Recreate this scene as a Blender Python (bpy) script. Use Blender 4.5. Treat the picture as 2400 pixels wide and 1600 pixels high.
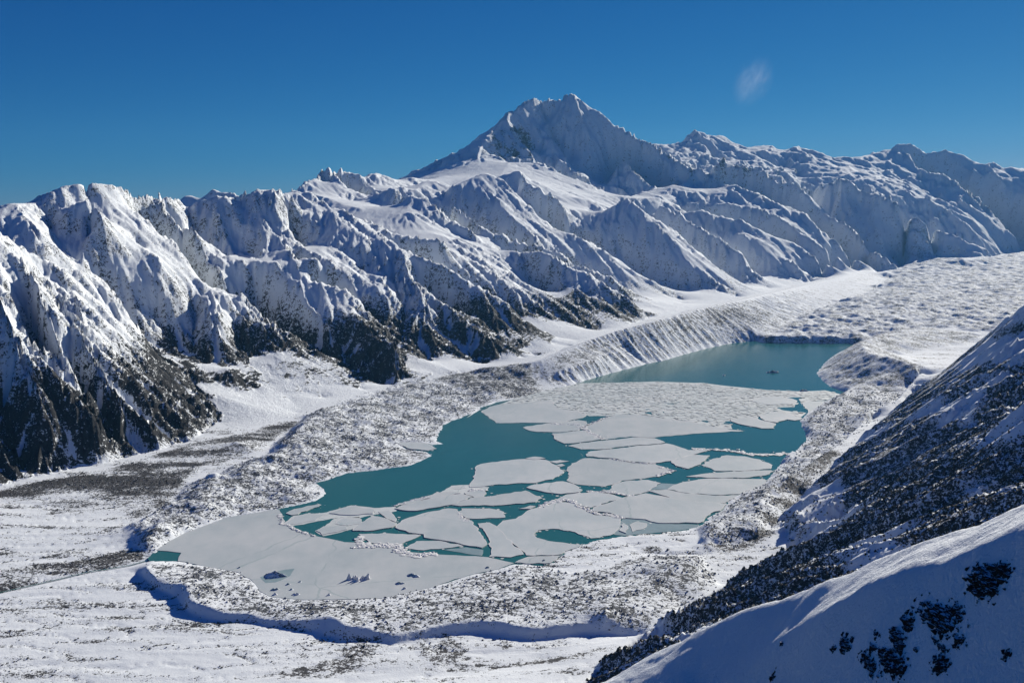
import bpy, math, random
import numpy as np
from mathutils import Vector

random.seed(7)
rng = np.random.default_rng(7)
for o in list(bpy.data.objects):
    bpy.data.objects.remove(o)
SC = bpy.context.scene
COL = SC.collection
F32 = np.float32

# ------------------------------------------------------------------ camera, sky, sun, exposure
CAM_Z = 900.0
PITCH = math.radians(7.08)
FPX = 2400 * 35 / 36.0
cam_data = bpy.data.cameras.new("camera")
cam_data.lens = 35
cam_data.sensor_width = 36
cam_data.clip_start = 5
cam_data.clip_end = 90000
cam = bpy.data.objects.new("camera", cam_data)
cam.location = (0, 0, CAM_Z)
cam.rotation_euler = (math.pi / 2 - PITCH, 0, 0)
COL.objects.link(cam)
SC.camera = cam

SUN_AZ = math.radians(35)      # to the right of the view direction
SUN_EL = math.radians(21.5)
world = bpy.data.worlds.new("World")
SC.world = world
world.use_nodes = True
wt = world.node_tree
wt.nodes.clear()
wout = wt.nodes.new("ShaderNodeOutputWorld")
wbg = wt.nodes.new("ShaderNodeBackground")
sky = wt.nodes.new("ShaderNodeTexSky")
sky.sky_type = 'NISHITA'
sky.sun_disc = False
sky.sun_elevation = SUN_EL
sky.sun_rotation = SUN_AZ
sky.altitude = 3000
sky.air_density = 1.0
sky.dust_density = 0.4
sky.ozone_density = 8.0
# deep polarised blue: one response curve per channel, the same over the whole dome
sep = wt.nodes.new("ShaderNodeSeparateColor")
com = wt.nodes.new("ShaderNodeCombineColor")
wt.links.new(sky.outputs[0], sep.inputs[0])
for ch, (ex, gn) in enumerate(((2.5, 0.030), (1.12, 0.222), (0.68, 0.63))):
    pw = wt.nodes.new("ShaderNodeMath"); pw.operation = 'POWER'; pw.inputs[1].default_value = ex
    ml = wt.nodes.new("ShaderNodeMath"); ml.operation = 'MULTIPLY'; ml.inputs[1].default_value = gn
    wt.links.new(sep.outputs[ch], pw.inputs[0]); wt.links.new(pw.outputs[0], ml.inputs[0])
    wt.links.new(ml.outputs[0], com.inputs[ch])
wbg.inputs['Strength'].default_value = 0.1
wt.links.new(com.outputs[0], wbg.inputs['Color'])
wt.links.new(wbg.outputs[0], wout.inputs['Surface'])

sun_data = bpy.data.lights.new("sun", 'SUN')
sun_data.energy = 5.0
sun_data.angle = math.radians(0.53)
sun_data.color = (1.0, 0.925, 0.79)
sun = bpy.data.objects.new("sun", sun_data)
sd = Vector((math.sin(SUN_AZ) * math.cos(SUN_EL), math.cos(SUN_AZ) * math.cos(SUN_EL), math.sin(SUN_EL)))
sun.rotation_euler = sd.to_track_quat('Z', 'Y').to_euler()
sun.location = (9000, 3000, 8000)
COL.objects.link(sun)
SC.view_settings.view_transform = 'Standard'
SC.view_settings.look = 'None'
SC.view_settings.exposure = 0.5
SC.view_settings.gamma = 1.0
SC.view_settings.use_curve_mapping = False
SC.render.engine = 'CYCLES'
SC.cycles.use_denoising = True
SC.cycles.max_bounces = 5
SC.cycles.diffuse_bounces = 1
SC.cycles.glossy_bounces = 2
SC.cycles.volume_bounces = 0

# ------------------------------------------------------------------ measuring: photograph pixel -> place
CROPS = dict(T=(0, 0, 1.0), V=(0, 0, 0.98), A1=(0, 350, 2.94), A2=(600, 350, 2.94), A3=(1000, 180, 2.94),
             A4=(1600, 300, 2.94), A5=(0, 750, 2.94), A6=(800, 700, 2.94), A7=(1600, 700, 2.94),
             A8=(0, 1067, 2.94), B1=(500, 1067, 2.94), B2=(1200, 1067, 2.94), B3=(1600, 1067, 2.94),
             B4=(600, 900, 3.92), B5=(1100, 850, 3.92), B6=(1500, 750, 3.92))
CP, SP = math.cos(PITCH), math.sin(PITCH)

def ray(c, x, y):
    x0, y0, s = CROPS[c]
    px, py = x0 + x / s, y0 + y / s
    dx, fy = (px - 1200) / FPX, (800 - py) / FPX
    X, Y, Z = dx, CP + fy * SP, -SP + fy * CP
    h = math.hypot(X, Y)
    return math.atan2(X, Y), Z / h          # azimuth, tangent of elevation

def onz(c, pts, z=0.0):                    # points lying at a known height
    out = []
    for p in pts:
        zz = p[2] if len(p) > 2 else z
        a, t = ray(c, p[0], p[1])
        out.append((a, (zz - CAM_Z) / t, zz))
    return out

def onr(c, pts):                           # points at a known distance (km); missing ones interpolate
    n = len(pts)
    inv = [1.0 / p[2] if len(p) > 2 else None for p in pts]
    known = [i for i in range(n) if inv[i] is not None]
    seg = [0.0]
    for i in range(1, n):
        seg.append(seg[-1] + math.hypot(pts[i][0] - pts[i - 1][0], pts[i][1] - pts[i - 1][1]))
    kx = [seg[i] for i in known]
    ky = [inv[i] for i in known]
    out = []
    for i, p in enumerate(pts):
        r = 1000.0 / float(np.interp(seg[i], kx, ky))
        a, t = ray(c, p[0], p[1])
        r /= math.cos(a)                       # distances are measured along the view axis
        out.append((a, r, CAM_Z + t * r))
    return out

def xyz(p):
    return (p[1] * math.sin(p[0]), p[1] * math.cos(p[0]), p[2])

LINES = []
def R_(c, pts):
    LINES.append(onr(c, pts))
BACK = []
def B_(c, pts, k=0.045, steep=0.8):        # a crest with a hidden hollow behind it
    l = onr(c, pts)
    LINES.append(l)
    BACK.append([(a, r * (1 + k), max(z - steep * k * r, 60 + 0.35 * z)) for a, r, z in l])
def Z_(c, pts, z=0.0):
    l = onz(c, pts, z)
    LINES.append(l)
    return l
def W_(pts):                               # plain world points x, y, z
    LINES.append([(math.atan2(x, y), math.hypot(x, y), z) for x, y, z in pts])

# --- lake shore
SHORE = []
SHORE += onz('A8', [(1060, 690), (1100, 640), (1150, 600), (1260, 540), (1400, 490), (1560, 430), (1720, 405), (1900, 375)])
SHORE += onz('B4', [(400, 1110), (550, 1070), (655, 1005), (650, 960), (570, 905), (700, 870), (830, 820), (1000, 805),
                    (1200, 775), (1400, 750), (1530, 710), (1635, 655), (1575, 615), (1400, 590), (1290, 540), (1420, 530),
                    (1560, 545), (1610, 562), (1740, 548), (1650, 520), (1680, 470), (1700, 440), (1740, 370), (1800, 335),
                    (1900, 310), (2000, 265), (2100, 220)])
NSH = len(SHORE) + 2
SHORE += onz('A6', [(850, 820), (950, 760), (1080, 710), (1200, 690), (1400, 635), (1600, 590), (1700, 555), (1900, 500), (2100, 450)])
SHORE += onz('B6', [(0, 410), (200, 375), (450, 300), (650, 250), (850, 210), (1050, 190), (1150, 205), (1400, 208),
                    (1700, 210), (1980, 215), (1900, 270), (1800, 320), (1700, 400), (1630, 490), (1680, 550), (1750, 610),
                    (1900, 665), (1860, 690), (1720, 740), (1540, 860), (1480, 920), (1500, 990), (1530, 1030), (1530, 1110),
                    (1440, 1190), (1370, 1250), (1280, 1340), (1200, 1440), (1150, 1490)])
SHORE += onz('B2', [(1760, 180), (1640, 240), (1500, 300), (1450, 380), (1350, 430), (1290, 490), (1150, 520), (900, 540),
                    (780, 550), (700, 560), (590, 580), (480, 610), (390, 650), (300, 700), (260, 745), (200, 750), (100, 745)])
SHORE += onz('B1', [(2060, 750), (1950, 780), (1800, 810), (1650, 850), (1520, 900), (1300, 950), (1150, 980), (900, 985),
                    (700, 990), (560, 985), (400, 970), (330, 930), (270, 850), (180, 800), (0, 770)])
SHORE += onz('A8', [(1300, 735), (1200, 725), (1060, 730), (1040, 705)])

# --- left range, first row of spurs and its gullies
R_('A1', [(-400, 560, 4.9), (0, 405, 5.3), (80, 370, 5.4), (230, 368, 5.6), (340, 310), (440, 250, 5.8), (590, 222, 5.9), (700, 230), (790, 245, 6.1), (870, 290), (1010, 322, 6.4), (1080, 312), (1150, 330, 6.6), (1230, 358, 6.9), (1330, 362), (1500, 310, 7.0), (1640, 335), (1780, 275, 7.2), (1890, 270), (2010, 292, 7.3)])
R_('A1', [(230, 368, 5.6), (400, 395, 5.65), (480, 400, 5.65), (560, 345, 5.6), (590, 340, 5.6), (690, 430, 5.5), (710, 480, 5.4)])
R_('A1', [(80, 370, 5.4), (150, 450, 5.2), (220, 520, 5.1), (300, 650, 4.98)])
R_('A1', [(330, 430, 5.6), (400, 600, 5.3), (440, 720, 5.15), (560, 790, 5.15), (700, 900, 5.2), (850, 1080, 5.1), (960, 1230, 5.0), (1100, 1380, 4.9), (1300, 1520, 4.75)])
R_('A1', [(600, 320, 5.95), (640, 500, 5.6), (600, 640, 5.35), (560, 790, 5.15)])
B_('A1', [(-400, 480, 4.1), (0, 560, 4.35), (150, 680, 4.4), (350, 800, 4.5), (560, 830, 4.65), (650, 855, 4.75), (820, 1020, 4.7), (930, 1200, 4.65), (1010, 1345, 4.6), (1100, 1430, 4.58), (1230, 1560, 4.55)])
R_('A5', [(1230, 384, 4.55), (1260, 420, 4.52), (1400, 520, 4.48), (1490, 640, 4.44)])
R_('A1', [(350, 800, 4.5), (300, 900, 4.35), (420, 1100, 4.2), (560, 1250, 4.1), (600, 1400, 4.0), (700, 1500, 3.95)])
R_('A5', [(700, 324, 3.95), (780, 500, 3.88), (900, 680, 3.84), (1020, 880, 3.78)])
R_('A1', [(0, 800, 4.15), (150, 750, 4.3), (250, 930, 4.12), (300, 1100, 4.02), (430, 1400, 3.9), (520, 1560, 3.84)])
R_('A5', [(520, 384, 3.84), (600, 550, 3.76), (700, 720, 3.68), (690, 940, 3.6)])
R_('A1', [(-100, 900, 3.98), (0, 1020, 3.92), (60, 1200, 3.84), (130, 1400, 3.76), (200, 1568, 3.68)])
R_('A5', [(200, 392, 3.68), (290, 560, 3.6), (380, 800, 3.54), (420, 1030, 3.5)])
R_('A5', [(0, 480, 3.75), (20, 640, 3.62), (80, 850, 3.52), (150, 1020, 3.45)])
R_('A5', [(-400, 500, 3.6), (-250, 700, 3.5), (0, 880, 3.43), (120, 1060, 3.42)])
R_('A5', [(530, 480, 3.95), (620, 600, 3.86), (720, 730, 3.79), (740, 880, 3.71)])
R_('A5', [(640, 420, 3.92), (780, 560, 3.86), (900, 720, 3.82), (1060, 860, 3.8)])
R_('A1', [(180, 880, 4.28), (230, 1100, 4.14), (260, 1300, 4.04), (400, 1520, 3.92)])
R_('A1', [(480, 960, 4.4), (560, 1150, 4.2), (640, 1350, 4.08), (820, 1560, 4.0)])
R_('A5', [(820, 384, 4.0), (930, 560, 3.96), (1150, 800, 3.9)])
# fan at the mouth of the first gully
Z_('A5', [(1300, 415, 120), (1450, 500, 85), (1700, 590, 45), (1900, 640, 22), (2040, 660, 12)])
Z_('A5', [(1300, 420, 115), (1420, 560, 60), (1530, 640, 30), (1560, 700, 14)])
# second spur
B_('A1', [(790, 245, 6.1), (850, 370, 6.05), (950, 430, 6.0), (1100, 600, 5.95), (1190, 620, 5.9), (1330, 830, 5.75), (1400, 940, 5.7), (1510, 970, 5.7), (1650, 1000, 5.75), (1800, 1130, 5.7), (1950, 1270, 5.56), (2200, 1420, 5.42), (2352, 1500, 5.32)])
R_('A5', [(2352, 324, 5.32), (2440, 400, 5.2), (2500, 480, 5.08)])
R_('A1', [(960, 480, 5.9), (950, 650, 5.65), (1100, 760, 5.5), (1130, 950, 5.35), (1080, 1050, 5.3), (1230, 1350, 5.1)])
R_('A1', [(1510, 970, 5.7), (1500, 1060, 5.5), (1490, 1170, 5.35), (1520, 1330, 5.2), (1560, 1500, 5.05)])
R_('A5', [(1560, 324, 4.95), (1700, 480, 4.78), (1880, 570, 4.62), (2060, 640, 4.50)])
R_('A5', [(1250, 230, 5.0), (1400, 370, 4.86), (1650, 510, 4.7)])
R_('A1', [(1620, 1100, 5.6), (1640, 1300, 5.42), (1700, 1450, 5.3)])
R_('A5', [(1700, 274, 5.2), (1800, 380, 5.02), (2000, 540, 4.75), (2080, 610, 4.58)])
R_('A1', [(1340, 1050, 5.5), (1330, 1250, 5.25), (1420, 1480, 5.05)])
R_('A5', [(1900, 240, 5.3), (2100, 400, 5.05), (2230, 540, 4.84)])
# bowls and spurs of the second and third summits
R_('A1', [(1080, 320, 6.5), (1220, 470, 6.35), (1340, 560, 6.3), (1335, 605, 6.25)])
R_('A1', [(1000, 400, 6.6), (1010, 440, 6.55), (1150, 540, 6.45), (1340, 700, 6.25), (1480, 800, 6.1), (1560, 900, 6.0)])
R_('A1', [(1300, 400, 7.0), (1290, 440, 6.85), (1360, 570, 6.65), (1420, 630, 6.55), (1600, 700, 6.5), (1750, 760, 6.45)])
B_('A1', [(1500, 310, 7.0), (1560, 400, 6.92), (1600, 540, 6.8), (1700, 640, 6.7), (1780, 690, 6.6)])
R_('A1', [(1650, 345, 7.1), (1700, 430, 7.0), (1850, 620, 6.75), (1900, 690, 6.6)])
R_('A1', [(1890, 275, 7.2), (1890, 360, 7.1), (1870, 450, 7.0)])
R_('A1', [(2010, 292, 7.3), (1980, 420, 7.2), (1920, 600, 6.8), (1960, 690, 6.6), (2020, 700, 6.5)])
R_('A1', [(1500, 790, 6.15), (1650, 775, 6.25), (1850, 770, 6.3), (2000, 800, 6.35), (2100, 740, 6.5), (2200, 740, 6.45)])
R_('A1', [(1650, 880, 6.15), (1750, 1050, 6.05), (1900, 1150, 5.95), (2100, 1290, 5.85), (2300, 1440, 5.75)])
R_('A2', [(0, 1000, 6.2), (100, 1090, 6.05), (300, 1290, 5.92), (450, 1430, 5.8), (600, 1540, 5.7)])
R_('A6', [(10, 390, 5.68), (90, 520, 5.45)])
# third spur below the bench
B_('A2', [(0, 770, 6.3), (200, 830, 6.3), (350, 880, 6.3), (420, 1000, 6.15), (520, 1060, 6.1), (700, 1150, 5.95), (880, 1290, 5.7), (990, 1370, 5.45)])
R_('A6', [(402, 341, 5.45), (395, 450, 5.35), (380, 590, 5.2)])
R_('A2', [(300, 900, 6.2), (330, 1050, 6.05), (450, 1200, 5.85), (600, 1380, 5.65), (700, 1550, 5.5)])
R_('A6', [(110, 420, 5.48), (150, 560, 5.35), (340, 600, 5.25)])
R_('A2', [(330, 690, 6.7), (500, 770, 6.55), (640, 920, 6.45), (750, 1070, 6.3), (900, 1270, 5.95)])
R_('A2', [(400, 900, 6.25), (620, 960, 6.25), (740, 1080, 6.2)])
# fourth spur : dark bowl and sunny plateau
B_('A2', [(180, 310, 7.5), (240, 292, 7.8), (400, 295, 7.7), (500, 400, 7.6), (620, 415, 7.5), (700, 500, 7.4), (830, 580, 7.3), (950, 660, 7.1), (1100, 730, 7.05), (1250, 765, 7.0), (1400, 870, 6.95), (1560, 960, 6.9), (1700, 1040, 6.85), (1800, 1140, 6.7), (1900, 1250, 6.55), (2050, 1330, 6.45), (2200, 1370, 6.35)])
R_('A2', [(200, 480, 7.4), (240, 560, 7.2), (330, 640, 6.9), (330, 700, 6.7)])
R_('A2', [(640, 440, 7.5), (660, 560, 7.15), (720, 780, 6.85), (830, 880, 6.65), (940, 1000, 6.4), (950, 1180, 6.2), (990, 1240, 6.1)])
R_('A2', [(880, 600, 7.2), (900, 720, 6.98), (940, 850, 6.8), (980, 980, 6.6), (1020, 1100, 6.4), (1010, 1300, 6.0), (1010, 1385, 5.8)])
R_('A6', [(425, 355, 5.78), (410, 480, 5.5), (390, 600, 5.25)])
R_('A6', [(425, 355, 5.78), (560, 430, 5.65), (820, 510, 5.5)])
R_('A2', [(1040, 730, 7.0), (1060, 880, 6.75), (1160, 980, 6.6), (1170, 1100, 6.4), (1120, 1250, 6.1), (1180, 1480, 5.8)])
B_('A2', [(1160, 980, 6.6), (1330, 1080, 6.5), (1480, 1200, 6.35), (1650, 1330, 6.15), (1850, 1440, 6.0)])
R_('A2', [(1230, 1080, 6.55), (1330, 1250, 6.3), (1500, 1420, 6.05), (1560, 1500, 5.9)])
R_('A2', [(1400, 900, 6.95), (1500, 1100, 6.7), (1650, 1250, 6.45), (1800, 1370, 6.2), (1950, 1430, 6.1)])
R_('A2', [(760, 470, 7.6), (900, 560, 7.5), (1050, 600, 7.45), (1300, 620, 7.5)])
# fifth spurs
B_('A2', [(1040, 310, 9.3), (1150, 330, 9.3), (1290, 430, 9.0), (1340, 560, 8.8), (1480, 620, 8.75), (1560, 655, 8.72)])
R_('A2', [(1060, 430, 8.8), (1150, 560, 8.4), (1300, 600, 8.2), (1390, 690, 7.9), (1500, 790, 7.7), (1650, 900, 7.6), (1900, 1080, 7.4), (2100, 1180, 7.3), (2352, 1260, 7.2)])
B_('A3', [(385, 1150, 8.7), (450, 1190, 8.65), (640, 1200, 8.6), (760, 1195, 8.5), (860, 1215, 8.4), (960, 1300, 8.3), (1100, 1345, 8.2), (1250, 1440, 8.0), (1400, 1545, 7.9)])
R_('A3', [(1400, 1545, 7.9), (1470, 1610, 7.92), (1520, 1655, 7.95)])
R_('A3', [(170, 980, 8.9), (300, 1060, 8.8), (385, 1150, 8.7)])
R_('A3', [(640, 1215, 8.6), (700, 1330, 8.4), (850, 1500, 8.1)])
B_('A3', [(170, 870, 9.4), (330, 1000, 9.2), (480, 1080, 9.1), (620, 1130, 9.1), (760, 1160, 9.0), (900, 1200, 8.95), (1040, 1290, 8.9), (1200, 1360, 8.8), (1350, 1450, 8.7)])
B_('A3', [(165, 760, 10.3), (260, 720, 10.5), (400, 655, 10.8), (520, 700, 10.7), (600, 800, 10.5), (720, 900, 10.3), (740, 980, 10.2), (900, 1060, 10.1), (1000, 1080, 10.05), (1220, 1200, 9.9), (1330, 1290, 9.85), (1450, 1360, 9.75), (1560, 1400, 9.7), (1680, 1500, 9.6), (1750, 1560, 9.5)], 0.07, 0.75)
R_('A3', [(400, 655, 10.8), (380, 760, 10.4), (480, 860, 10.1), (560, 960, 9.9), (700, 1060, 9.7), (770, 1150, 9.4)])
R_('A3', [(640, 640, 11.2), (760, 780, 11.0), (900, 820, 11.0), (980, 1010, 10.8)])
R_('A3', [(1030, 830, 12.2), (1130, 850, 12.2), (1210, 900, 12.0), (1190, 970, 11.8)])
R_('A3', [(1000, 950, 11.2), (1150, 1050, 10.9), (1180, 1160, 10.7), (1350, 1260, 10.5), (1560, 1360, 10.3), (1720, 1480, 10.1)])
B_('A3', [(1290, 900, 11.3), (1370, 830, 11.5), (1440, 880, 11.3), (1500, 960, 11.1), (1600, 1030, 10.95), (1660, 1110, 10.8), (1760, 1230, 10.6), (1900, 1360, 10.35), (2030, 1470, 10.1), (2150, 1530, 10.0)])
R_('A3', [(1300, 1000, 11.0), (1330, 1150, 10.8), (1450, 1300, 10.5), (1600, 1390, 10.3)])
B_('A3', [(1540, 960, 11.4), (1700, 1050, 11.2), (1800, 1150, 11.0), (1950, 1280, 10.8), (2150, 1420, 10.5)])
B_('A3', [(1600, 870, 12.3), (1740, 940, 12.1), (1900, 1040, 11.9), (2050, 1130, 11.7), (2200, 1230, 11.5)])
R_('A4', [(440, 930, 11.5), (520, 1020, 11.3), (600, 1110, 11.0)])
B_('A4', [(60, 570, 13.3), (120, 560, 13.3), (200, 590, 13.2), (420, 640, 13.0), (560, 720, 12.9), (750, 790, 12.8), (850, 860, 12.7), (1000, 930, 12.5), (1080, 980, 12.4)])
R_('A4', [(0, 700, 12.2), (150, 790, 12.0), (300, 880, 11.8), (450, 980, 11.6), (700, 1080, 11.4), (780, 1075, 11.4)])
B_('A4', [(400, 720, 12.6), (600, 860, 12.3), (800, 960, 12.1), (950, 1030, 12.1)])
B_('A4', [(220, 260, 15.9), (260, 240, 15.9), (400, 250, 15.8), (540, 290, 15.6), (620, 360, 15.4), (720, 378, 15.3), (780, 400, 15.2), (850, 460, 15.1), (930, 530, 15.0), (1000, 600, 14.8), (1150, 690, 14.5), (1270, 800, 14.2), (1400, 900, 14.0), (1500, 950, 13.9)])
B_('A4', [(230, 420, 15.2), (370, 385, 14.9), (460, 430, 14.7), (600, 500, 14.5), (740, 560, 14.3), (850, 600, 14.1), (950, 700, 13.9), (1100, 830, 13.7), (1250, 930, 13.5), (1330, 970, 13.5)])
R_('A4', [(200, 540, 14.1), (500, 560, 14.0), (700, 650, 13.6), (900, 780, 13.2), (1100, 900, 12.9)])
B_('A4', [(830, 430, 16.2), (920, 410, 16.1), (1030, 370, 16.0), (1100, 335, 16.0), (1180, 390, 15.9), (1260, 440, 15.8), (1340, 460, 15.7), (1440, 480, 15.6), (1600, 590, 15.4), (1750, 680, 15.3), (1950, 790, 15.1), (2100, 850, 15.0)], 0.06, 1.0)
R_('A4', [(850, 450, 16.3), (1000, 600, 15.6), (1150, 670, 15.3), (1280, 760, 15.1), (1400, 830, 15.0), (1500, 860, 15.0)])
R_('A4', [(1370, 470, 15.7), (1480, 620, 15.4), (1600, 720, 15.2), (1700, 800, 15.1), (1900, 890, 14.95)])
# right-hand far range
R_('A4', [(1350, 350, 18.5), (1500, 440, 18.0), (1800, 560, 17.6), (2000, 700, 17.2), (2200, 800, 16.8)])
B_('A4', [(1600, 280, 20.5), (1700, 300, 20.0), (1850, 350, 19.6), (1950, 430, 19.2), (2100, 560, 18.6), (2200, 650, 18.2), (2352, 760, 17.6)])
R_('A4', [(1490, 108, 21.5), (1560, 190, 21), (1620, 300, 20.4), (1680, 420, 19.4), (1800, 500, 18.8)])
R_('A4', [(2000, 290, 20.8), (2150, 340, 20.4), (2352, 480, 19.6), (2600, 600, 18.5)])
R_('A4', [(1030, 235, 20), (1080, 300, 19), (1200, 340, 18.5), (1320, 440, 17.6)])
R_('A4', [(430, 155, 20.5), (520, 118, 20.6), (580, 130, 20.7), (660, 175, 20.8), (720, 168, 20.8), (785, 125, 20.6), (870, 155, 20.4), (885, 142, 20.4), (1000, 220, 20.2), (1030, 238, 20.2), (1080, 198, 20.4), (1160, 215, 20.6), (1180, 200, 20.6), (1230, 205, 20.8), (1350, 175, 21.2), (1440, 145, 21.4), (1490, 108, 21.5), (1600, 110, 21.5), (1660, 165, 21.5), (1740, 175, 21.5), (1800, 158, 21.5), (1880, 180, 21.5), (1940, 195, 21.5), (2020, 250, 21.4), (2080, 255, 21.2), (2130, 235, 21.1), (2180, 285, 21), (2260, 270, 21), (2352, 290, 21), (2700, 330, 20)])
R_('A4', [(785, 125, 20.6), (760, 220, 19.6), (800, 300, 19.0), (780, 370, 18.2)])
R_('A4', [(700, 250, 19.6), (640, 320, 18.0), (740, 400, 17.0), (840, 440, 16.6)])
# highest summit and its ridges
R_('A3', [(0, 720, 13.3), (50, 705, 13.5), (120, 680, 13.7), (200, 650, 14.0), (310, 580, 14.6), (380, 480, 15.2), (460, 375, 15.8), (560, 265, 16.4), (700, 165, 16.9), (740, 145, 17.0), (790, 160, 17.15), (880, 168, 17.3), (940, 155, 17.35), (990, 108, 17.4), (1040, 160, 17.35), (1120, 215, 17.3), (1200, 265, 17.2), (1290, 345, 17.0), (1350, 355, 16.95), (1430, 410, 16.8), (1540, 460, 16.6), (1620, 520, 16.5), (1700, 570, 16.3), (1780, 620, 16.1), (1860, 640, 16.0), (1940, 700, 15.8)])
B_('A3', [(740, 145, 17.0), (725, 250, 16.75), (760, 330, 16.6), (850, 420, 16.3), (900, 560, 15.8), (1000, 640, 15.4), (1120, 710, 15.1)])
R_('A3', [(650, 420, 16.2), (700, 450, 16.1), (760, 510, 15.9), (850, 560, 15.7)])
R_('A3', [(800, 260, 17.1), (860, 380, 16.7), (940, 520, 16.3), (1060, 660, 15.7), (1200, 715, 15.3), (1300, 740, 15.2)])
R_('A3', [(990, 108, 17.4), (1050, 230, 17.0), (1090, 330, 16.8), (1130, 410, 16.6)])
B_('A3', [(1350, 570, 16.0), (1430, 650, 15.7), (1530, 780, 15.2)])
R_('A3', [(1280, 680, 15.6), (1400, 760, 15.2), (1460, 815, 15.0)])
B_('A3', [(560, 590, 14.4), (740, 590, 14.6), (850, 640, 14.4), (1000, 700, 14.0), (1160, 760, 13.7)])
R_('A3', [(450, 560, 15.2), (600, 600, 15.0), (740, 560, 15.2)])
R_('A3', [(560, 590, 14.4), (500, 700, 13.0), (640, 640, 12.4)])
R_('A3', [(1160, 780, 13.6), (1300, 820, 13.4), (1450, 840, 13.4), (1600, 830, 13.6)])
R_('A3', [(1520, 790, 14.2), (1650, 860, 13.8), (1740, 885, 13.6)])
R_('A3', [(1640, 790, 14.6), (1700, 740, 15.0), (1900, 800, 14.6), (1850, 900, 14.0)])
R_('A3', [(1540, 470, 18.8), (1590, 475, 19.2), (1720, 468, 19.6), (1810, 415, 19.9), (1860, 368, 20.0), (1920, 400, 20.1), (2000, 405, 20.2), (2090, 440, 20.2), (2150, 490, 20.3), (2195, 510, 20.3), (2240, 480, 20.4)])
R_('A3', [(1860, 368, 20.0), (1850, 430, 19.7), (1920, 520, 19.1), (2010, 610, 18.4)])
R_('A3', [(1900, 480, 19.6), (1980, 560, 19.1), (2050, 590, 18.6)])
R_('A3', [(1700, 560, 18.6), (1850, 640, 17.6), (1950, 690, 16.9)])
R_('A3', [(1950, 690, 15.9), (1990, 600, 15.9)])
# summits seen over the first crest
R_('A1', [(1150, 420, 9.6), (1240, 355, 10), (1280, 320, 10), (1310, 312, 10), (1380, 342, 10), (1420, 320, 10), (1480, 260, 10), (1530, 290, 10), (1590, 285, 10), (1660, 305, 10), (1800, 350, 10)])
R_('A2', [(200, 330, 10), (280, 280, 10.1), (330, 228, 10.3), (400, 190, 10.6), (450, 140, 10.9), (500, 100, 11), (560, 112, 11), (580, 108, 11.05), (620, 150, 11.1), (660, 148, 11.1), (740, 192, 11.2), (830, 158, 11.5), (900, 190, 11.7), (960, 215, 12), (1070, 188, 12), (1140, 205, 12.3), (1230, 208, 12.6), (1300, 180, 13.2)])
B_('A2', [(500, 100, 11), (560, 180, 10.7), (640, 290, 10.3), (680, 370, 9.9)])
R_('A2', [(330, 300, 10.0), (480, 330, 9.6), (600, 380, 9.3), (700, 400, 9.0)])
R_('A2', [(740, 250, 10.9), (820, 270, 10.7), (830, 330, 10.2)])
R_('A2', [(860, 310, 9.9), (925, 258, 10), (960, 300, 9.9), (1000, 250, 10.1), (1030, 250, 10.1)])
R_('A2', [(1080, 300, 10.0), (1180, 212, 10.8), (1250, 218, 10.7), (1340, 262, 10.6), (1290, 340, 10.2)])
# lows hidden behind the crests, so the far side falls away
W_([(-5200, 6200, 350), (-4600, 7600, 380), (-3600, 8600, 450), (-2700, 9700, 600), (-1900, 11000, 700)])
W_([(-7000, 9000, 500), (-6200, 13000, 500), (-4000, 17000, 600), (-1500, 19500, 900), (1500, 21000, 1000)])
W_([(-9000, 20000, 500), (0, 25000, 700), (8000, 24600, 700), (17000, 19000, 700)])
W_([(5148, 22300, 1700), (6818, 22300, 1800), (8784, 22300, 1900), (10399, 22300, 1650), (12108, 22300, 1500)])
W_([(2600, 17800, 900), (4800, 16500, 620), (6200, 17200, 560)])

# --- foot of the range, valley edge
FOOT = []
FOOT += onz('A5', [(-500, 1250, 0), (0, 1148, 2), (100, 1118, 3), (210, 1090, 4), (400, 1050, 5), (500, 1010, 5), (690, 985, 6), (780, 960, 6),
                   (950, 920, 7), (1040, 910, 8), (1150, 870, 8), (1280, 840, 9), (1400, 770, 10), (1500, 690, 11), (1600, 770, 12), (1900, 700, 12), (2050, 655, 14), (2130, 650, 15), (2300, 590, 17), (2352, 565, 18)])
FOOT += onz('A6', [(150, 650, 20), (370, 612, 22), (480, 590, 25), (820, 512, 34), (960, 490, 40), (1080, 465, 45), (1300, 440, 60), (1560, 335, 75), (1700, 292, 85), (1900, 225, 100), (2110, 133, 108), (2240, 112, 112)])
FOOT += onz('A4', [(310, 1188, 115), (400, 1170, 118), (600, 1130, 122), (780, 1080, 130), (930, 1048, 138), (1000, 1022, 145), (1100, 1010, 150), (1250, 975, 165), (1400, 1000, 185), (1500, 960, 200)])
FOOT += onz('A4', [(1520, 900, 260), (1700, 880, 320), (1920, 902, 330), (2100, 885, 330), (2260, 862, 335), (2352, 835, 340), (2800, 840, 340)])
LINES.append(FOOT)
Z_('A6', [(2160, 125, 112), (2352, 95, 113)]); Z_('A4', [(0, 1210, 114), (250, 1200, 115)])
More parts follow.
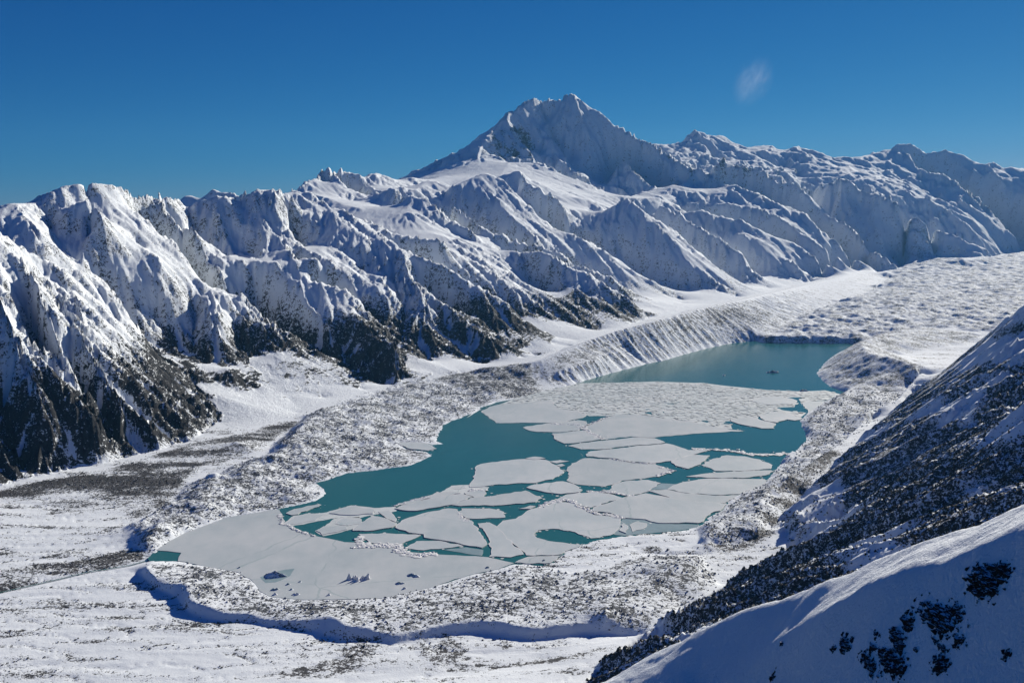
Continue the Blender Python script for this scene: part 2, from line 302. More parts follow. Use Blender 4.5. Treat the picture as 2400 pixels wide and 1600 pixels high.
# lateral moraine on the far shore
LM_CREST = onz('V', [(1000, 868, 34), (1050, 855, 44), (1130, 845, 66), (1230, 830, 98), (1290, 808, 125), (1360, 778, 162), (1420, 758, 190), (1500, 738, 214), (1580, 716, 228), (1650, 698, 235), (1700, 690, 228), (1760, 676, 215), (1850, 655, 200), (1920, 640, 203), (1985, 620, 214)])
LINES.append(LM_CREST)
Z_('A6', [(1150, 440, 50), (1400, 385, 72), (1600, 310, 90), (1900, 215, 106), (2130, 165, 114), (2352, 118, 120)])
Z_('A6', [(1330, 560, 28), (1560, 480, 70), (1750, 420, 85), (1950, 340, 90)])
LM_FOOT = onz('A4', [(570, 1450, 32), (700, 1370, 42), (800, 1300, 48), (980, 1235, 60), (1120, 1190, 72), (1250, 1150, 84), (1380, 1080, 105), (1420, 1035, 120)])
LINES.append(LM_FOOT)
# hummocky ground between lake and range
Z_('A5', [(2352, 575, 36), (2230, 612, 38), (2110, 700, 40), (2040, 770, 42), (1980, 860, 38), (1900, 940, 34), (1740, 980, 30), (1640, 1030, 26)])
Z_('A5', [(1560, 1090, 26), (1400, 1180, 26), (1350, 1230, 24), (1150, 1270, 20), (1000, 1370, 18)])
Z_('A5', [(880, 1392, -3), (930, 1412, -3), (1060, 1330, -2), (1220, 1200, 0), (1300, 1130, 1), (1480, 1075, 3), (1600, 1010, 4), (1850, 920, 7), (1880, 860, 9), (2020, 740, 11), (2090, 670, 13)])
Z_('A5', [(1440, 1045, 34), (1500, 1040, 36)])
Z_('A5', [(1620, 830, 34), (1690, 860, 30)])
Z_('A5', [(1430, 985, 6), (1690, 950, 7)])
Z_('A8', [(955, 622, 0), (1000, 575, 20), (1100, 500, 22), (1280, 430, 24), (1400, 360, 24), (1500, 370, 18)])
Z_('A8', [(940, 640, -4), (1000, 700, -3), (800, 640, -4)])
# outwash plain and river
Z_('A8', [(0, 320, -4), (300, 350, -4), (900, 430, -4)])
Z_('A8', [(0, 700, -6), (500, 640, -5), (900, 600, -4)])
Z_('A8', [(0, 1100, -9), (600, 1000, -7), (900, 900, -5)])
Z_('A8', [(0, 1568, -12), (700, 1568, -11), (1300, 1568, -10)])
Z_('B1', [(900, 1568, -8), (1700, 1500, -6), (2300, 1400, -5)])
RIVER = onz('A8', [(1045, 712, -1), (900, 752, -2), (750, 778, -3), (600, 800, -4), (400, 850, -6), (200, 895, -7), (0, 940, -8), (-200, 985, -9)])
# terminal moraine crest and outer foot
TM_CREST = onz('A8', [(1060, 735, 1.8), (1000, 765, 5.7), (1060, 830, 6.1), (1090, 880, 6.3), (1180, 890, 6.5), (1275, 880, 6.7), (1310, 1005, 6.9), (1450, 1045, 7.0), (1560, 1088, 7.0), (1720, 1088, 7.1), (1800, 1130, 7.1)])
TM_CREST += onz('B1', [(500, 1140, 7.1), (640, 1140, 7.3), (800, 1098, 7.9), (860, 1130, 7.8), (910, 1178, 7.3), (1050, 1182, 7.1), (1100, 1212, 7.1), (1280, 1235, 7.1), (1380, 1212, 7.3), (1580, 1168, 7.5), (1700, 1150, 7.7), (1840, 1148, 8.0), (1980, 1140, 7.7), (2050, 1170, 7.5), (2200, 1190, 7.5), (2352, 1190, 7.3)])
TM_CREST += onz('B2', [(150, 1185, 7.1), (250, 1190, 7.1), (320, 1160, 7.3), (420, 1160, 7.5), (560, 1150, 7.5), (700, 1180, 6.9), (850, 1210, 6.1), (900, 1240, 2.7)])
TM_FOOT = onz('A8', [(935, 808, -6.0), (1020, 893, -7.0), (1150, 955, -7.0), (1210, 985, -7.0), (1240, 1042, -8.0), (1330, 1105, -8.0), (1500, 1142, -9.0), (1720, 1146, -9.0), (1850, 1172, -9.0), (2000, 1192, -9.0)])
TM_FOOT += onz('B1', [(600, 1195, -9.0), (860, 1272, -8.0), (1080, 1272, -8.0), (1230, 1300, -8.0), (1380, 1272, -8.0), (1560, 1245, -8.0), (1760, 1222, -8.0), (1900, 1225, -8.0), (2010, 1246, -7.0), (2200, 1272, -7.0), (2352, 1262, -7.0)])
TM_FOOT += onz('B2', [(300, 1260, -6.0), (500, 1230, -5.0), (700, 1245, -4.0), (860, 1245, -2.0)])
LINES.append(TM_FOOT)
fa_ = np.array([p_[0] for p_ in TM_FOOT]); so_ = np.argsort(fa_)
fY_ = np.array([p_[1] for p_ in TM_FOOT])[so_]; fz_ = np.array([p_[2] for p_ in TM_FOOT])[so_]; fa_ = fa_[so_]
new_ = []
for i_, (a_, r_0, z_) in enumerate(TM_CREST):       # crest height that gives the outer wall a natural slope
    if i_ < 1 or i_ > len(TM_CREST) - 2:
        new_.append((a_, r_0, z_)); continue
    tc_ = (CAM_Z - z_) / r_0
    rf_, zf_ = float(np.interp(a_, fa_, fY_)), float(np.interp(a_, fa_, fz_))
    z2 = (CAM_Z / tc_ - rf_ + 1.35 * zf_) / (1.35 + 1 / tc_)
    z2 = min(max(z2, -1.0), 15.0)
    new_.append((a_, (CAM_Z - z2) / tc_, z2))
TM_CREST = new_
LINES.append(TM_CREST)
Z_('A8', [(1700, 900, 5.3), (1500, 850, 4.9), (1300, 800, 4.9)])
Z_('B1', [(700, 1060, 5.7), (1200, 1060, 5.9), (1700, 980, 5.7), (2000, 880, 5.3), (2200, 900, 5.5), (2352, 1000, 6.1)])
Z_('B1', [(2000, 790, 3.6), (2130, 775, 4.0), (2260, 810, 2.2)])
Z_('B2', [(520, 860, 3.6), (700, 800, 5.5), (850, 800, 5.9), (930, 830, 4.9), (760, 870, 2.7), (620, 850, 1.8)])
Z_('B2', [(640, 1100, 30), (660, 960, 22), (850, 930, 24), (1000, 840, 26), (1120, 760, 30), (1300, 690, 28)])
Z_('B2', [(1130, 950, 10), (1200, 1080, 6), (1270, 1020, 8)]); Z_('B2', [(1330, 700, 6), (1340, 790, 4), (1440, 890, 3), (1600, 760, 4), (1830, 680, 8)])
Z_('B2', [(600, 700, 3), (800, 680, 4), (900, 660, 2), (800, 605, 1), (600, 590, 1)]); Z_('B2', [(800, 560, 3), (1000, 560, 5), (1280, 520, 6), (1300, 640, 8), (1000, 655, 6)])
Z_('B2', [(940, 670, 0), (1100, 690, 2), (1400, 680, 4), (1700, 560, 5), (1800, 480, 6), (2000, 260, 10)])
Z_('A7', [(700, 1250, 16), (900, 1120, 20), (1150, 960, 26), (1400, 760, 36), (1650, 590, 48)])
# right-hand moraine
Z_('B2', [(1300, 560, 22), (1420, 480, 24), (1560, 500, 26), (1690, 520, 26), (1700, 420, 28), (1670, 350, 30), (1800, 260, 32)])
RM = Z_('A7', [(520, 1440, 30), (560, 1330, 34), (650, 1240, 36), (820, 1180, 42), (1000, 1060, 50), (1130, 960, 56), (1200, 880, 60), (1290, 770, 72), (1480, 700, 88), (1560, 600, 108), (1640, 500, 125), (1560, 440, 140), (1420, 405, 146), (1270, 372, 142), (1225, 300, 128), (1195, 312, 95)])
Z_('A7', [(900, 790, 24), (880, 900, 18), (1100, 660, 36), (1190, 600, 40), (1330, 560, 70)])
Z_('A7', [(300, 1330, 16), (480, 1240, 20), (640, 1120, 22), (760, 1040, 24)])
Z_('A7', [(1230, 300, 128), (1400, 232, 112), (1500, 260, 84), (1640, 205, 76), (1760, 250, 70), (1950, 250, 74), (2060, 260, 70)])
Z_('A7', [(1300, 268, 36), (1280, 255, 34)])
Z_('A7', [(1450, 402, 42), (1600, 375, 42), (1720, 362, 42), (1970, 352, 44), (1900, 415, 44), (1740, 530, 42), (1650, 470, 46)])
Z_('A7', [(1520, 380, 44), (1650, 345, 46), (1900, 320, 50), (2040, 300, 54)])
# glacier
GL_TOP = onz('B6', [(1150, 150, 36), (1200, 148, 37), (1270, 165, 34), (1400, 158, 36), (1500, 160, 36), (1600, 178, 28), (1720, 165, 34), (1900, 160, 36), (2000, 172, 34)])
LINES.append(GL_TOP)
Z_('T', [(1860, 772, 44), (1950, 770, 46), (2080, 765, 46)]); Z_('T', [(1900, 740, 68), (2100, 735, 74), (2300, 730, 78)])
Z_('T', [(1960, 700, 108), (2200, 700, 112), (2400, 690, 118), (2700, 690, 118)]); Z_('T', [(2050, 665, 148), (2250, 660, 155), (2450, 650, 165)])
Z_('T', [(2130, 628, 220), (2300, 625, 235), (2450, 620, 240)])
# --- slopes on the near right
H_FOOT = onz('T', [(1300, 1680, 40), (1390, 1577, 22), (1411, 1543, 20), (1506, 1489, 18), (1574, 1451, 16), (1625, 1414, 14), (1693, 1375, 12), (1778, 1329, 12), (1826, 1308, 12), (1850, 1262, 14), (1824, 1215, 18), (1899, 1142, 30), (1957, 1084, 38), (2052, 996, 60), (2144, 921, 85)])
LINES.append(H_FOOT)
H_SKY = onr('T', [(2150, 915, 4.75), (2185, 884, 4.6), (2263, 829, 4.4), (2314, 778, 4.2), (2400, 717, 4.0), (2560, 620, 3.9), (2800, 500, 3.8)])
LINES.append(H_SKY)
R_('A7', [(1720, 560, 4.55), (1900, 440, 4.2), (2060, 350, 4.0), (2200, 270, 3.9)])
R_('A7', [(2100, 480, 3.6), (2200, 360, 3.55), (2352, 280, 3.5), (2600, 100, 3.5)])
R_('A7', [(1880, 590, 3.8), (2100, 480, 3.6)])
R_('A7', [(900, 1320, 3.05), (1200, 1120, 3.15), (1500, 870, 3.3), (1800, 690, 3.3), (2100, 540, 3.25), (2352, 400, 3.2), (2700, 180, 3.1)])
R_('A7', [(700, 1530, 2.75), (1050, 1280, 2.92), (1350, 1050, 3.0), (1700, 850, 3.05), (1950, 740, 3.0), (2352, 560, 2.95)])
R_('A7', [(1060, 1568, 2.7), (1500, 1250, 2.68), (1750, 1100, 2.64), (1930, 1010, 2.6), (2200, 880, 2.6), (2500, 700, 2.6)])
R_('T', [(1826, 1312, 2.52), (1981, 1238, 2.52), (2110, 1150, 2.42), (2220, 1080, 2.34), (2300, 1015, 2.3), (2400, 930, 2.28), (2600, 780, 2.2)])
R_('T', [(1500, 1530, 1.78), (1800, 1420, 1.8), (2100, 1280, 1.85), (2400, 1165, 1.75), (2700, 1040, 1.6)])
W_([(120, 1180, 170), (320, 1120, 260), (560, 1080, 400), (900, 1000, 560)])
# foreground crest
FG_CREST = onr('B3', [(-420, 1480, .78), (-330, 1450, .74), (-200, 1370, .70), (0, 1270, .64), (130, 1180, .61), (300, 1100, .58), (500, 1030, .55), (700, 950, .52), (880, 890, .50), (1000, 820, .48), (1150, 800, .47), (1300, 720, .45), (1420, 665, .44), (1600, 620, .42), (1800, 540, .40), (2000, 480, .385), (2200, 390, .37), (2352, 320, .36), (2800, 80, .33), (3300, -200, .30)])
LINES.append(FG_CREST)
R_('B3', [(-900, 1640, .78), (0, 1600, .546), (600, 1600, .455), (1200, 1600, .367), (1800, 1600, .315), (2352, 1600, .276), (2900, 1500, .25), (3300, 1300, .24)])
R_('B3', [(60, 1568, .55), (250, 1500, .52), (500, 1400, .485), (620, 1300, .470), (850, 1170, .445), (1000, 1060, .423), (1250, 890, .400), (1700, 730, .360), (2352, 500, .316), (3200, 100, .26)])
W_([(20, 121, 640), (60, 110, 640), (110, 80, 660)])
W_([(-300, 130, 420), (-60, 130, 560), (0, 300, 470), (-40, 620, 330), (-60, 900, 200)])
W_([(-1200, 900, 120), (-500, 900, 90), (0, 1300, 60), (-400, 1500, 20), (-1300, 1450, 0)])

# ------------------------------------------------------------------ height field on a fan of distances
DG = 0.002
TH0, TH1 = -0.62, 0.80
L0, L1 = math.log(120.0), math.log(26500.0)
NC, NR = int((TH1 - TH0) / DG) + 1, int((L1 - L0) / DG) + 1

def inpoly(x, y, poly):
    poly = np.asarray(poly, dtype=np.float64)
    inside = np.zeros(x.shape, bool)
    n = len(poly)
    ymin, ymax = poly[:, 1].min(), poly[:, 1].max()
    xmin, xmax = poly[:, 0].min(), poly[:, 0].max()
    m = (x >= xmin) & (x <= xmax) & (y >= ymin) & (y <= ymax)
    xs, ys = x[m], y[m]
    ins = np.zeros(xs.shape, bool)
    for i in range(n):
        x1, y1 = poly[i]
        x2, y2 = poly[(i + 1) % n]
        if y1 == y2:
            continue
        c = ((y1 > ys) != (y2 > ys)) & (xs < (x2 - x1) * (ys - y1) / (y2 - y1) + x1)
        ins ^= c
    inside[m] = ins
    return inside

csum = np.zeros((NR, NC), F32)
ccnt = np.zeros((NR, NC), F32)
taken = None
for ln in LINES + [None] + BACK:
    if ln is None:                          # hollows go only where no measured line runs
        taken = ccnt > 0
        for _ in range(5):
            t_ = taken.copy()
            t_[1:] |= taken[:-1]; t_[:-1] |= taken[1:]; t_[:, 1:] |= taken[:, :-1]; t_[:, :-1] |= taken[:, 1:]
            taken = t_
        continue
    for (a, r, z), (a2, r2, z2) in zip(ln[:-1], ln[1:]):
        x1, y1 = r * math.sin(a), r * math.cos(a)
        x2, y2 = r2 * math.sin(a2), r2 * math.cos(a2)
        l = max(abs(a2 - a), abs(math.log(r2 / r))) / DG
        n = max(2, int(l * 1.6))
        t = np.linspace(0, 1, n)
        X, Y, Z = x1 + (x2 - x1) * t, y1 + (y2 - y1) * t, z + (z2 - z) * t
        A, LR = np.arctan2(X, Y), np.log(np.hypot(X, Y))
        ci = np.round((A - TH0) / DG).astype(int)
        ri = np.round((LR - L0) / DG).astype(int)
        ok = (ci >= 0) & (ci < NC) & (ri >= 0) & (ri < NR)
        if taken is not None:
            ok &= ~taken[np.clip(ri, 0, NR - 1), np.clip(ci, 0, NC - 1)]
        np.add.at(csum, (ri[ok], ci[ok]), Z[ok])
        np.add.at(ccnt, (ri[ok], ci[ok]), 1)
thg = TH0 + np.arange(NC) * DG
lrg = L0 + np.arange(NR) * DG
LA = np.array([(a, math.log(r)) for a, r, z in SHORE])
rlo, rhi = int((LA[:, 1].min() - L0) / DG) - 2, int((LA[:, 1].max() - L0) / DG) + 3
TT, RR = np.meshgrid(thg, lrg[rlo:rhi])
lake = np.zeros((NR, NC), bool)
lake[rlo:rhi] = inpoly(TT, RR, LA)
er = lake.copy()
er[1:] &= lake[:-1]; er[:-1] &= lake[1:]; er[:, 1:] &= lake[:, :-1]; er[:, :-1] &= lake[:, 1:]
edge = lake & ~er
csum[er] = -7.0; ccnt[er] = 1
csum[edge] = 0.0; ccnt[edge] = 1

def down(s, c):
    h, w = s.shape
    s = np.pad(s, ((0, h % 2), (0, w % 2))); c = np.pad(c, ((0, h % 2), (0, w % 2)))
    return (s[::2, ::2] + s[1::2, ::2] + s[::2, 1::2] + s[1::2, 1::2],
            c[::2, ::2] + c[1::2, ::2] + c[::2, 1::2] + c[1::2, 1::2])
cs = np.where(ccnt > 0, csum / np.maximum(ccnt, 1), 0).astype(F32)
cc = (ccnt > 0).astype(F32)
pyr = [(cs, cc)]
while min(pyr[-1][0].shape) > 12:
    pyr.append(down(*pyr[-1]))
u = None
for k in range(len(pyr) - 1, -1, -1):
    s, c = pyr[k]
    fixed = c > 0
    val = s / np.maximum(c, 1)
    if u is None:
        u = np.full(s.shape, float(val[fixed].mean()), F32)
    else:
        u = np.repeat(np.repeat(u, 2, 0), 2, 1)[:s.shape[0], :s.shape[1]]
    u[fixed] = val[fixed]
    for it in range(120 if k > 2 else (70 if k > 0 else 45)):
        p = np.pad(u, 1, mode='edge')
        v = 0.25 * (p[:-2, 1:-1] + p[2:, 1:-1] + p[1:-1, :-2] + p[1:-1, 2:])
        u = np.where(fixed, val, v).astype(F32)
p = np.pad(u, 1, mode='edge')
u = (0.5 * u + 0.125 * (p[:-2, 1:-1] + p[2:, 1:-1] + p[1:-1, :-2] + p[1:-1, 2:])).astype(F32)
ns = int((math.log(1100) - L0) / DG)
near_u = u[:ns].copy()
for _ in range(14):
    p = np.pad(near_u, 1, mode='edge')
    near_u = 0.25 * (p[:-2, 1:-1] + p[2:, 1:-1] + p[1:-1, :-2] + p[1:-1, 2:])
k = np.clip((ns - np.arange(ns)) / 80.0, 0, 1)[:, None]
u[:ns] = near_u * k + u[:ns] * (1 - k)
BASE = u

def samp(G, A, LR, d=DG):
    fx = np.clip((A - TH0) / d, 0, G.shape[1] - 1.001)
    fy = np.clip((LR - L0) / d, 0, G.shape[0] - 1.001)
    ix, iy = fx.astype(int), fy.astype(int)
    tx, ty = (fx - ix).astype(F32), (fy - iy).astype(F32)
    return ((G[iy, ix] * (1 - tx) + G[iy, ix + 1] * tx) * (1 - ty) + (G[iy + 1, ix] * (1 - tx) + G[iy + 1, ix + 1] * tx) * ty)

# --- noise
def hsh(ix, iy, s):
    h = (ix.astype(np.int64) * 374761393 + iy.astype(np.int64) * 668265263 + s * 1442695041) & 0x7fffffff
    h = ((h ^ (h >> 13)) * 1274126177) & 0x7fffffff
    h = ((h ^ (h >> 16)) * 1103515245) & 0x7fffffff
    return (h ^ (h >> 15)).astype(np.float64) / 0x7fffffff
def vnoise(x, y, s=0):
    ix, iy = np.floor(x), np.floor(y)
    fx, fy = x - ix, y - iy
    ix, iy = ix.astype(np.int64), iy.astype(np.int64)
    ux, uy = fx * fx * fx * (fx * (fx * 6 - 15) + 10), fy * fy * fy * (fy * (fy * 6 - 15) + 10)
    r = 0
    for dx in (0, 1):
        for dy in (0, 1):
            an = hsh(ix + dx, iy + dy, s) * 2 * math.pi
            g = np.cos(an) * (fx - dx) + np.sin(an) * (fy - dy)
            r = r + g * (ux if dx else 1 - ux) * (uy if dy else 1 - uy)
    return (r * 1.5).astype(F32)
def fbm(x, y, lam, octs, s=0, gain=0.5, ridged=False, minlam=None):
    out = np.zeros(x.shape, F32)
    a, tot = 1.0, 0.0
    for k in range(octs):
        l = lam / 2 ** k
        n = vnoise(x / l + 13.7 * k, y / l - 7.1 * k, s + k)
        if ridged:
            n = 1 - 2 * np.abs(n)
        f = 1.0 if minlam is None else np.clip((l / minlam - 2.0) / 2.0, 0, 1)
        out += a * n * f
        tot += a
        a *= gain
    return out / tot

def sstep(a, b, x):
    t = np.clip((x - a) / (b - a), 0, 1)
    return t * t * (3 - 2 * t)

# --- plan-view regions (coarse masks, blurred)
DM = 0.004
tm = TH0 + np.arange(NC // 2 + 1) * DM
lm = L0 + np.arange(NR // 2 + 1) * DM
TM, LM = np.meshgrid(tm, lm)
MX, MY = np.exp(LM) * np.sin(TM), np.exp(LM) * np.cos(TM)
def plan(l):
    return [xyz(p)[:2] for p in l]
def pol(x, y):
    return (x * math.cos(y), x)
def grow0(top):
    return top + [(x * 0.93, y * 0.93) for x, y in top[::-1]]
def blur(m, n=3):
    m = m.astype(F32)
    for _ in range(n):
        p = np.pad(m, 1, mode='edge')
        m = 0.25 * (p[:-2, 1:-1] + p[2:, 1:-1] + p[1:-1, :-2] + p[1:-1, 2:])
    return m
footp = plan(FOOT)
MOUNT = inpoly(MX, MY, footp + [(30000, 17000), (30000, 40000), (-30000, 40000), (-30000, 2600), (-6000, 2600)])
HILL = inpoly(MX, MY, plan(H_FOOT[1:]) + plan(H_SKY) + [(30000, 5000), (30000, -3000), (-9000, -3000), (-9000, 400), (-200, 1300)])
gl_poly = plan(GL_TOP[::-1]) + plan(LM_FOOT) + plan(FOOT[-9:]) + [(22000, 10000), (9000, 7000)] + plan(onz('A7', [(2080, 240, 70), (1640, 190, 74), (1400, 222, 72), (1290, 258, 36)]))
GLAC = inpoly(MX, MY, gl_poly) & ~MOUNT
lm_poly = plan(LM_CREST) + plan(LM_FOOT[::-1]) + plan(onz('B6', [(1100, 200), (850, 210), (650, 250), (450, 300), (200, 375), (0, 410)])) + plan(onz('A6', [(1900, 500), (1700, 555), (1600, 590), (1400, 635), (1200, 690)]))
LMW = inpoly(MX, MY, lm_poly)
lh_poly = plan(onz('A5', [(880, 1392, -3), (1060, 1330, -2), (1220, 1200, 0), (1300, 1130, 1), (1480, 1075, 3), (1600, 1010, 4), (1850, 920, 7), (2020, 740, 11), (2110, 660, 13)])) + plan(onz('A6', [(370, 600, 22), (820, 515, 34), (1080, 470, 45), (1230, 440, 60)])) + plan(onz('A6', [(1350, 660)])) + plan(SHORE[NSH:0:-1]) + plan(onz('A8', [(1040, 712, 0), (940, 640, -4)]))
LHM = inpoly(MX, MY, lh_poly)
tm_poly = plan(TM_CREST) + plan(onz('B2', [(1250, 1020, 8), (1440, 890, 3), (1320, 690, 4), (940, 680, 0), (560, 800, 1), (300, 800, 0), (100, 745, 0)])) + plan(onz('B1', [(1950, 780), (1520, 900), (900, 985), (400, 970), (180, 800), (0, 770)]))
TMR = inpoly(MX, MY, tm_poly)
rm_poly = plan(onz('B2', [(1290, 490), (1300, 640, 8), (1500, 640, 5), (1750, 520, 10)])) + plan(onz('A7', [(750, 1220, 20), (950, 1100, 22), (1180, 960, 30), (1430, 770, 40), (1650, 600, 50), (1720, 530, 44), (1450, 400, 42), (1700, 345, 46), (2050, 300, 54), (2080, 250, 70), (1640, 190, 74), (1400, 222, 72)])) + plan(onz('B6', [(1990, 200), (1900, 270), (1700, 400), (1630, 490), (1750, 610), (1900, 665), (1540, 860), (1480, 920), (1530, 1110), (1280, 1340)]))
RMR = inpoly(MX, MY, rm_poly)
PLN = ~(MOUNT | HILL | GLAC | LMW | LHM | TMR | RMR)

bM, bH, bG, bW, bL, bT, bR, bP = [blur(m) for m in (MOUNT, HILL, GLAC, LMW, LHM, TMR, RMR, PLN)]

# --- the fine fan
cols = np.concatenate([np.arange(TH0 + 0.004, -0.50, 0.006), np.arange(-0.50, 0.525, 0.00104), np.arange(0.525, TH1 - 0.004, 0.006)])
rows = []
for a, b, n in ((121, 270, 24), (270, 820, 230), (820, 1250, 40), (1250, 2000, 90), (2000, 7600, 395), (7600, 14000, 200), (14000, 24300, 228), (24300, 26400, 6)):
    rows.append(np.exp(np.linspace(math.log(a), math.log(b), n, endpoint=False)))
rows = np.concatenate(rows + [np.array([26400.0])])
nc, nr = len(cols), len(rows)
A, Rr = np.meshgrid(cols, rows)
LR = np.log(Rr)
X, Y = Rr * np.sin(A), Rr * np.cos(A)
h = samp(BASE, A, LR).astype(F32)
mM, mH, mG, mW, mL, mT, mR, mP = [samp(m, A, LR, DM) for m in (bM, bH, bG, bW, bL, bT, bR, bP)]

def grad(hh):
    ga = np.gradient(hh, cols, axis=1) / Rr
    gl = np.gradient(hh, np.log(rows), axis=0) / Rr
    sa, ca = np.sin(A), np.cos(A)
    return (gl * sa + ga * ca).astype(F32), (gl * ca - ga * sa).astype(F32)

sh = h
for _ in range(6):
    p = np.pad(sh, 1, mode='edge')
    sh = 0.25 * (p[:-2, 1:-1] + p[2:, 1:-1] + p[1:-1, :-2] + p[1:-1, 2:])
# gullies cut deeper than the straight sheets between the measured lines, ridges left where they are
def boxblur(a, n):
    for ax in (0, 1):
        c = np.cumsum(np.pad(a, [(n + 1, n) if i == ax else (0, 0) for i in (0, 1)], mode='edge').astype(np.float64), axis=ax)
        sl1 = [slice(None)] * 2; sl2 = [slice(None)] * 2
        sl1[ax] = slice(2 * n + 1, None); sl2[ax] = slice(None, -(2 * n + 1))
        a = (c[tuple(sl1)] - c[tuple(sl2)]) / (2 * n + 1)
    return a.astype(F32)
h_old = h.copy()
for n_, k_ in ((34, 1.1), (14, 1.5)):
    bb = boxblur(boxblur(BASE, n_), n_)
    dd = samp(np.minimum(BASE - bb, 0), A, LR)
    h = h + k_ * dd * mM * sstep(120, 460, h_old)
h = np.where(mM > 0.02, np.maximum(h, np.minimum(h_old, 0.5 * h_old + 12)), h)
sh = h
for _ in range(3):
    p = np.pad(sh, 1, mode='edge')
    sh = 0.25 * (p[:-2, 1:-1] + p[2:, 1:-1] + p[1:-1, :-2] + p[1:-1, 2:])
gx, gy = grad(sh)
spacing = np.maximum(np.maximum(Rr * 0.00104, 3.0), (0.65 * np.gradient(rows))[:, None] * sstep(12000, 15000, Rr))

mount = np.clip(mM + mH, 0, 1)
# wide irregularities of the range, so crests wander
wig = fbm(X, Y, 520, 6, 50, gain=0.56, ridged=True, minlam=spacing)
h += (mM * sstep(0.15 - 0.1 * sstep(15000, 18000, Rr), 0.6 - 0.25 * sstep(15000, 18000, Rr), np.hypot(gx, gy)) * 24 * wig * (0.42 + 2.3 * sstep(12000, 15500, Rr))).astype(F32)
h += (mM * sstep(0.03, 0.2, np.hypot(gx, gy)) * 5 * fbm(X, Y, 160, 3, 60, minlam=spacing)).astype(F32)

h += (mM * sstep(0.3, 0.8, np.hypot(gx, gy)) * 7.5 * fbm(X, Y, 95, 4, 66, gain=0.6, ridged=True, minlam=spacing * 0.8)).astype(F32)

def erosion(x, y, gx, gy, lam, amp, wt, spac, seed, shape=0.55):
    """gullies that run down the slope: waves across the fall line, blended between scattered pivots"""
    f = 1.0 / (lam * 2.1)
    px, py = x * f, y * f
    ix, iy = np.floor(px), np.floor(py)
    fx, fy = (px - ix).astype(F32), (py - iy).astype(F32)
    ix, iy = ix.astype(np.int64), iy.astype(np.int64)
    g = np.hypot(gx, gy) + 1e-6
    sx, sy = -gy / g, gx / g
    num = np.zeros(x.shape, F32); nd = np.zeros(x.shape, F32); den = np.full(x.shape, 1e-6, F32)
    K = F32(2 * math.pi * 2.1)
    for dx in (-1, 0, 1):
        for dy in (-1, 0, 1):
            hx = hsh(ix + dx, iy + dy, seed).astype(F32); hy = hsh(ix + dx, iy + dy, seed + 11).astype(F32)
            ex, ey = fx - dx - hx, fy - dy - hy
            w = np.exp(-2.6 * (ex * ex + ey * ey))
            ph = (ex * sx + ey * sy) * K
            num += w * np.cos(ph); nd += w * np.sin(ph); den += w
    num /= den; nd /= den
    mag = np.sqrt(num * num + nd * nd) + 1e-5
    k = 0.5 + 0.5 * np.minimum(mag * 1.6, 1)
    num, nd = num / mag * k, nd / mag * k
    fade = sstep(0.16, 0.6, g) * wt * np.clip((lam / spac - 2.0) / 2.5, 0, 1)
    val = num if shape == 0 else (1 - shape) * num + shape * (1 - 2 * np.sqrt(np.clip(0.5 - 0.5 * num, 0, 1)))
    hh = amp * val * fade
    sl = amp * 2 * math.pi / lam * (-nd) * fade
    return hh.astype(F32), (sl * sx).astype(F32), (sl * sy).astype(F32), (num * fade).astype(F32)

ridge = np.zeros(h.shape, F32)
gx, gy = grad(h)
p = None
gsx, gsy = gx, gy
for _ in range(3):
    a_ = np.pad(gsx, 1, mode='edge'); b_ = np.pad(gsy, 1, mode='edge')
    gsx = 0.25 * (a_[:-2, 1:-1] + a_[2:, 1:-1] + a_[1:-1, :-2] + a_[1:-1, 2:])
    gsy = 0.25 * (b_[:-2, 1:-1] + b_[2:, 1:-1] + b_[1:-1, :-2] + b_[1:-1, 2:])
patchy = np.clip(0.9 + 1.3 * fbm(X, Y, 900, 3, 90), 0.45, 1.35)
for k, (lam, amp) in enumerate(((620, 46), (260, 15), (134, 13), (70, 9), (37, 5.2), (21, 2.8))):
    dh, ax, ay, rv = erosion(X, Y, gsx, gsy, lam, amp, mount * patchy, spacing, 100 + 20 * k)
    near = sstep(900, 1400, Rr)
    if lam > 500: dh = dh * sstep(12500, 15500, Rr); ax = ax * sstep(12500, 15500, Rr); ay = ay * sstep(12500, 15500, Rr); rv = rv * 0
    h += dh * near
    gsx = gsx + 0.45 * ax * near; gsy = gsy + 0.45 * ay * near
    ridge += rv * (0, 0.45, 0.3, 0.15, 0.07, 0.03)[k]
# grooved inner wall of the moraine
g0 = np.hypot(gx, gy)
wvar = np.clip(0.9 + 2.2 * fbm(X, Y, 260, 3, 95), 0.1, 1.8)
dh, ax, ay, rvw = erosion(X, Y, gx, gy, 46, 4.5, mW * wvar, spacing * 0.8, 300)
h += dh
dh, ax, ay, rvw2 = erosion(X, Y, gx, gy, 110, 6.0, mW * (2 - wvar), spacing * 0.8, 340)
h += dh

land = sstep(-3.0, 6.0, h)
hum = fbm(X, Y, 150, 5, 7, gain=0.55, minlam=spacing)
hum2 = fbm(X, Y, 45, 3, 17, gain=0.6, ridged=True, minlam=spacing)
gl = fbm(X, Y * 0.75, 210, 5, 23, gain=0.6, ridged=True, minlam=spacing)
h += land * (mL * (23 * hum + 4 * hum2) + mR * (18 * hum + 4 * hum2) + mT * (4.5 * hum + 1.5 * hum2)).astype(F32)
h += (mG * 38 * gl + mG * 12 * hum).astype(F32)
h += (mP * land * 0.6 * hum).astype(F32)
n_warp = fbm(X, Y, 300, 3, 41)
land2 = 1 - sstep(0.2, 0.8, mT + mL)
flow = fbm(X * 0.18 + Y * 0.05, Y, 60, 4, 31, gain=0.6, minlam=spacing)
chan = fbm(X * 0.22 + Y * 0.10 + 25 * n_warp, Y - 0.12 * X + 18 * n_warp, 75, 3, 33, gain=0.5)
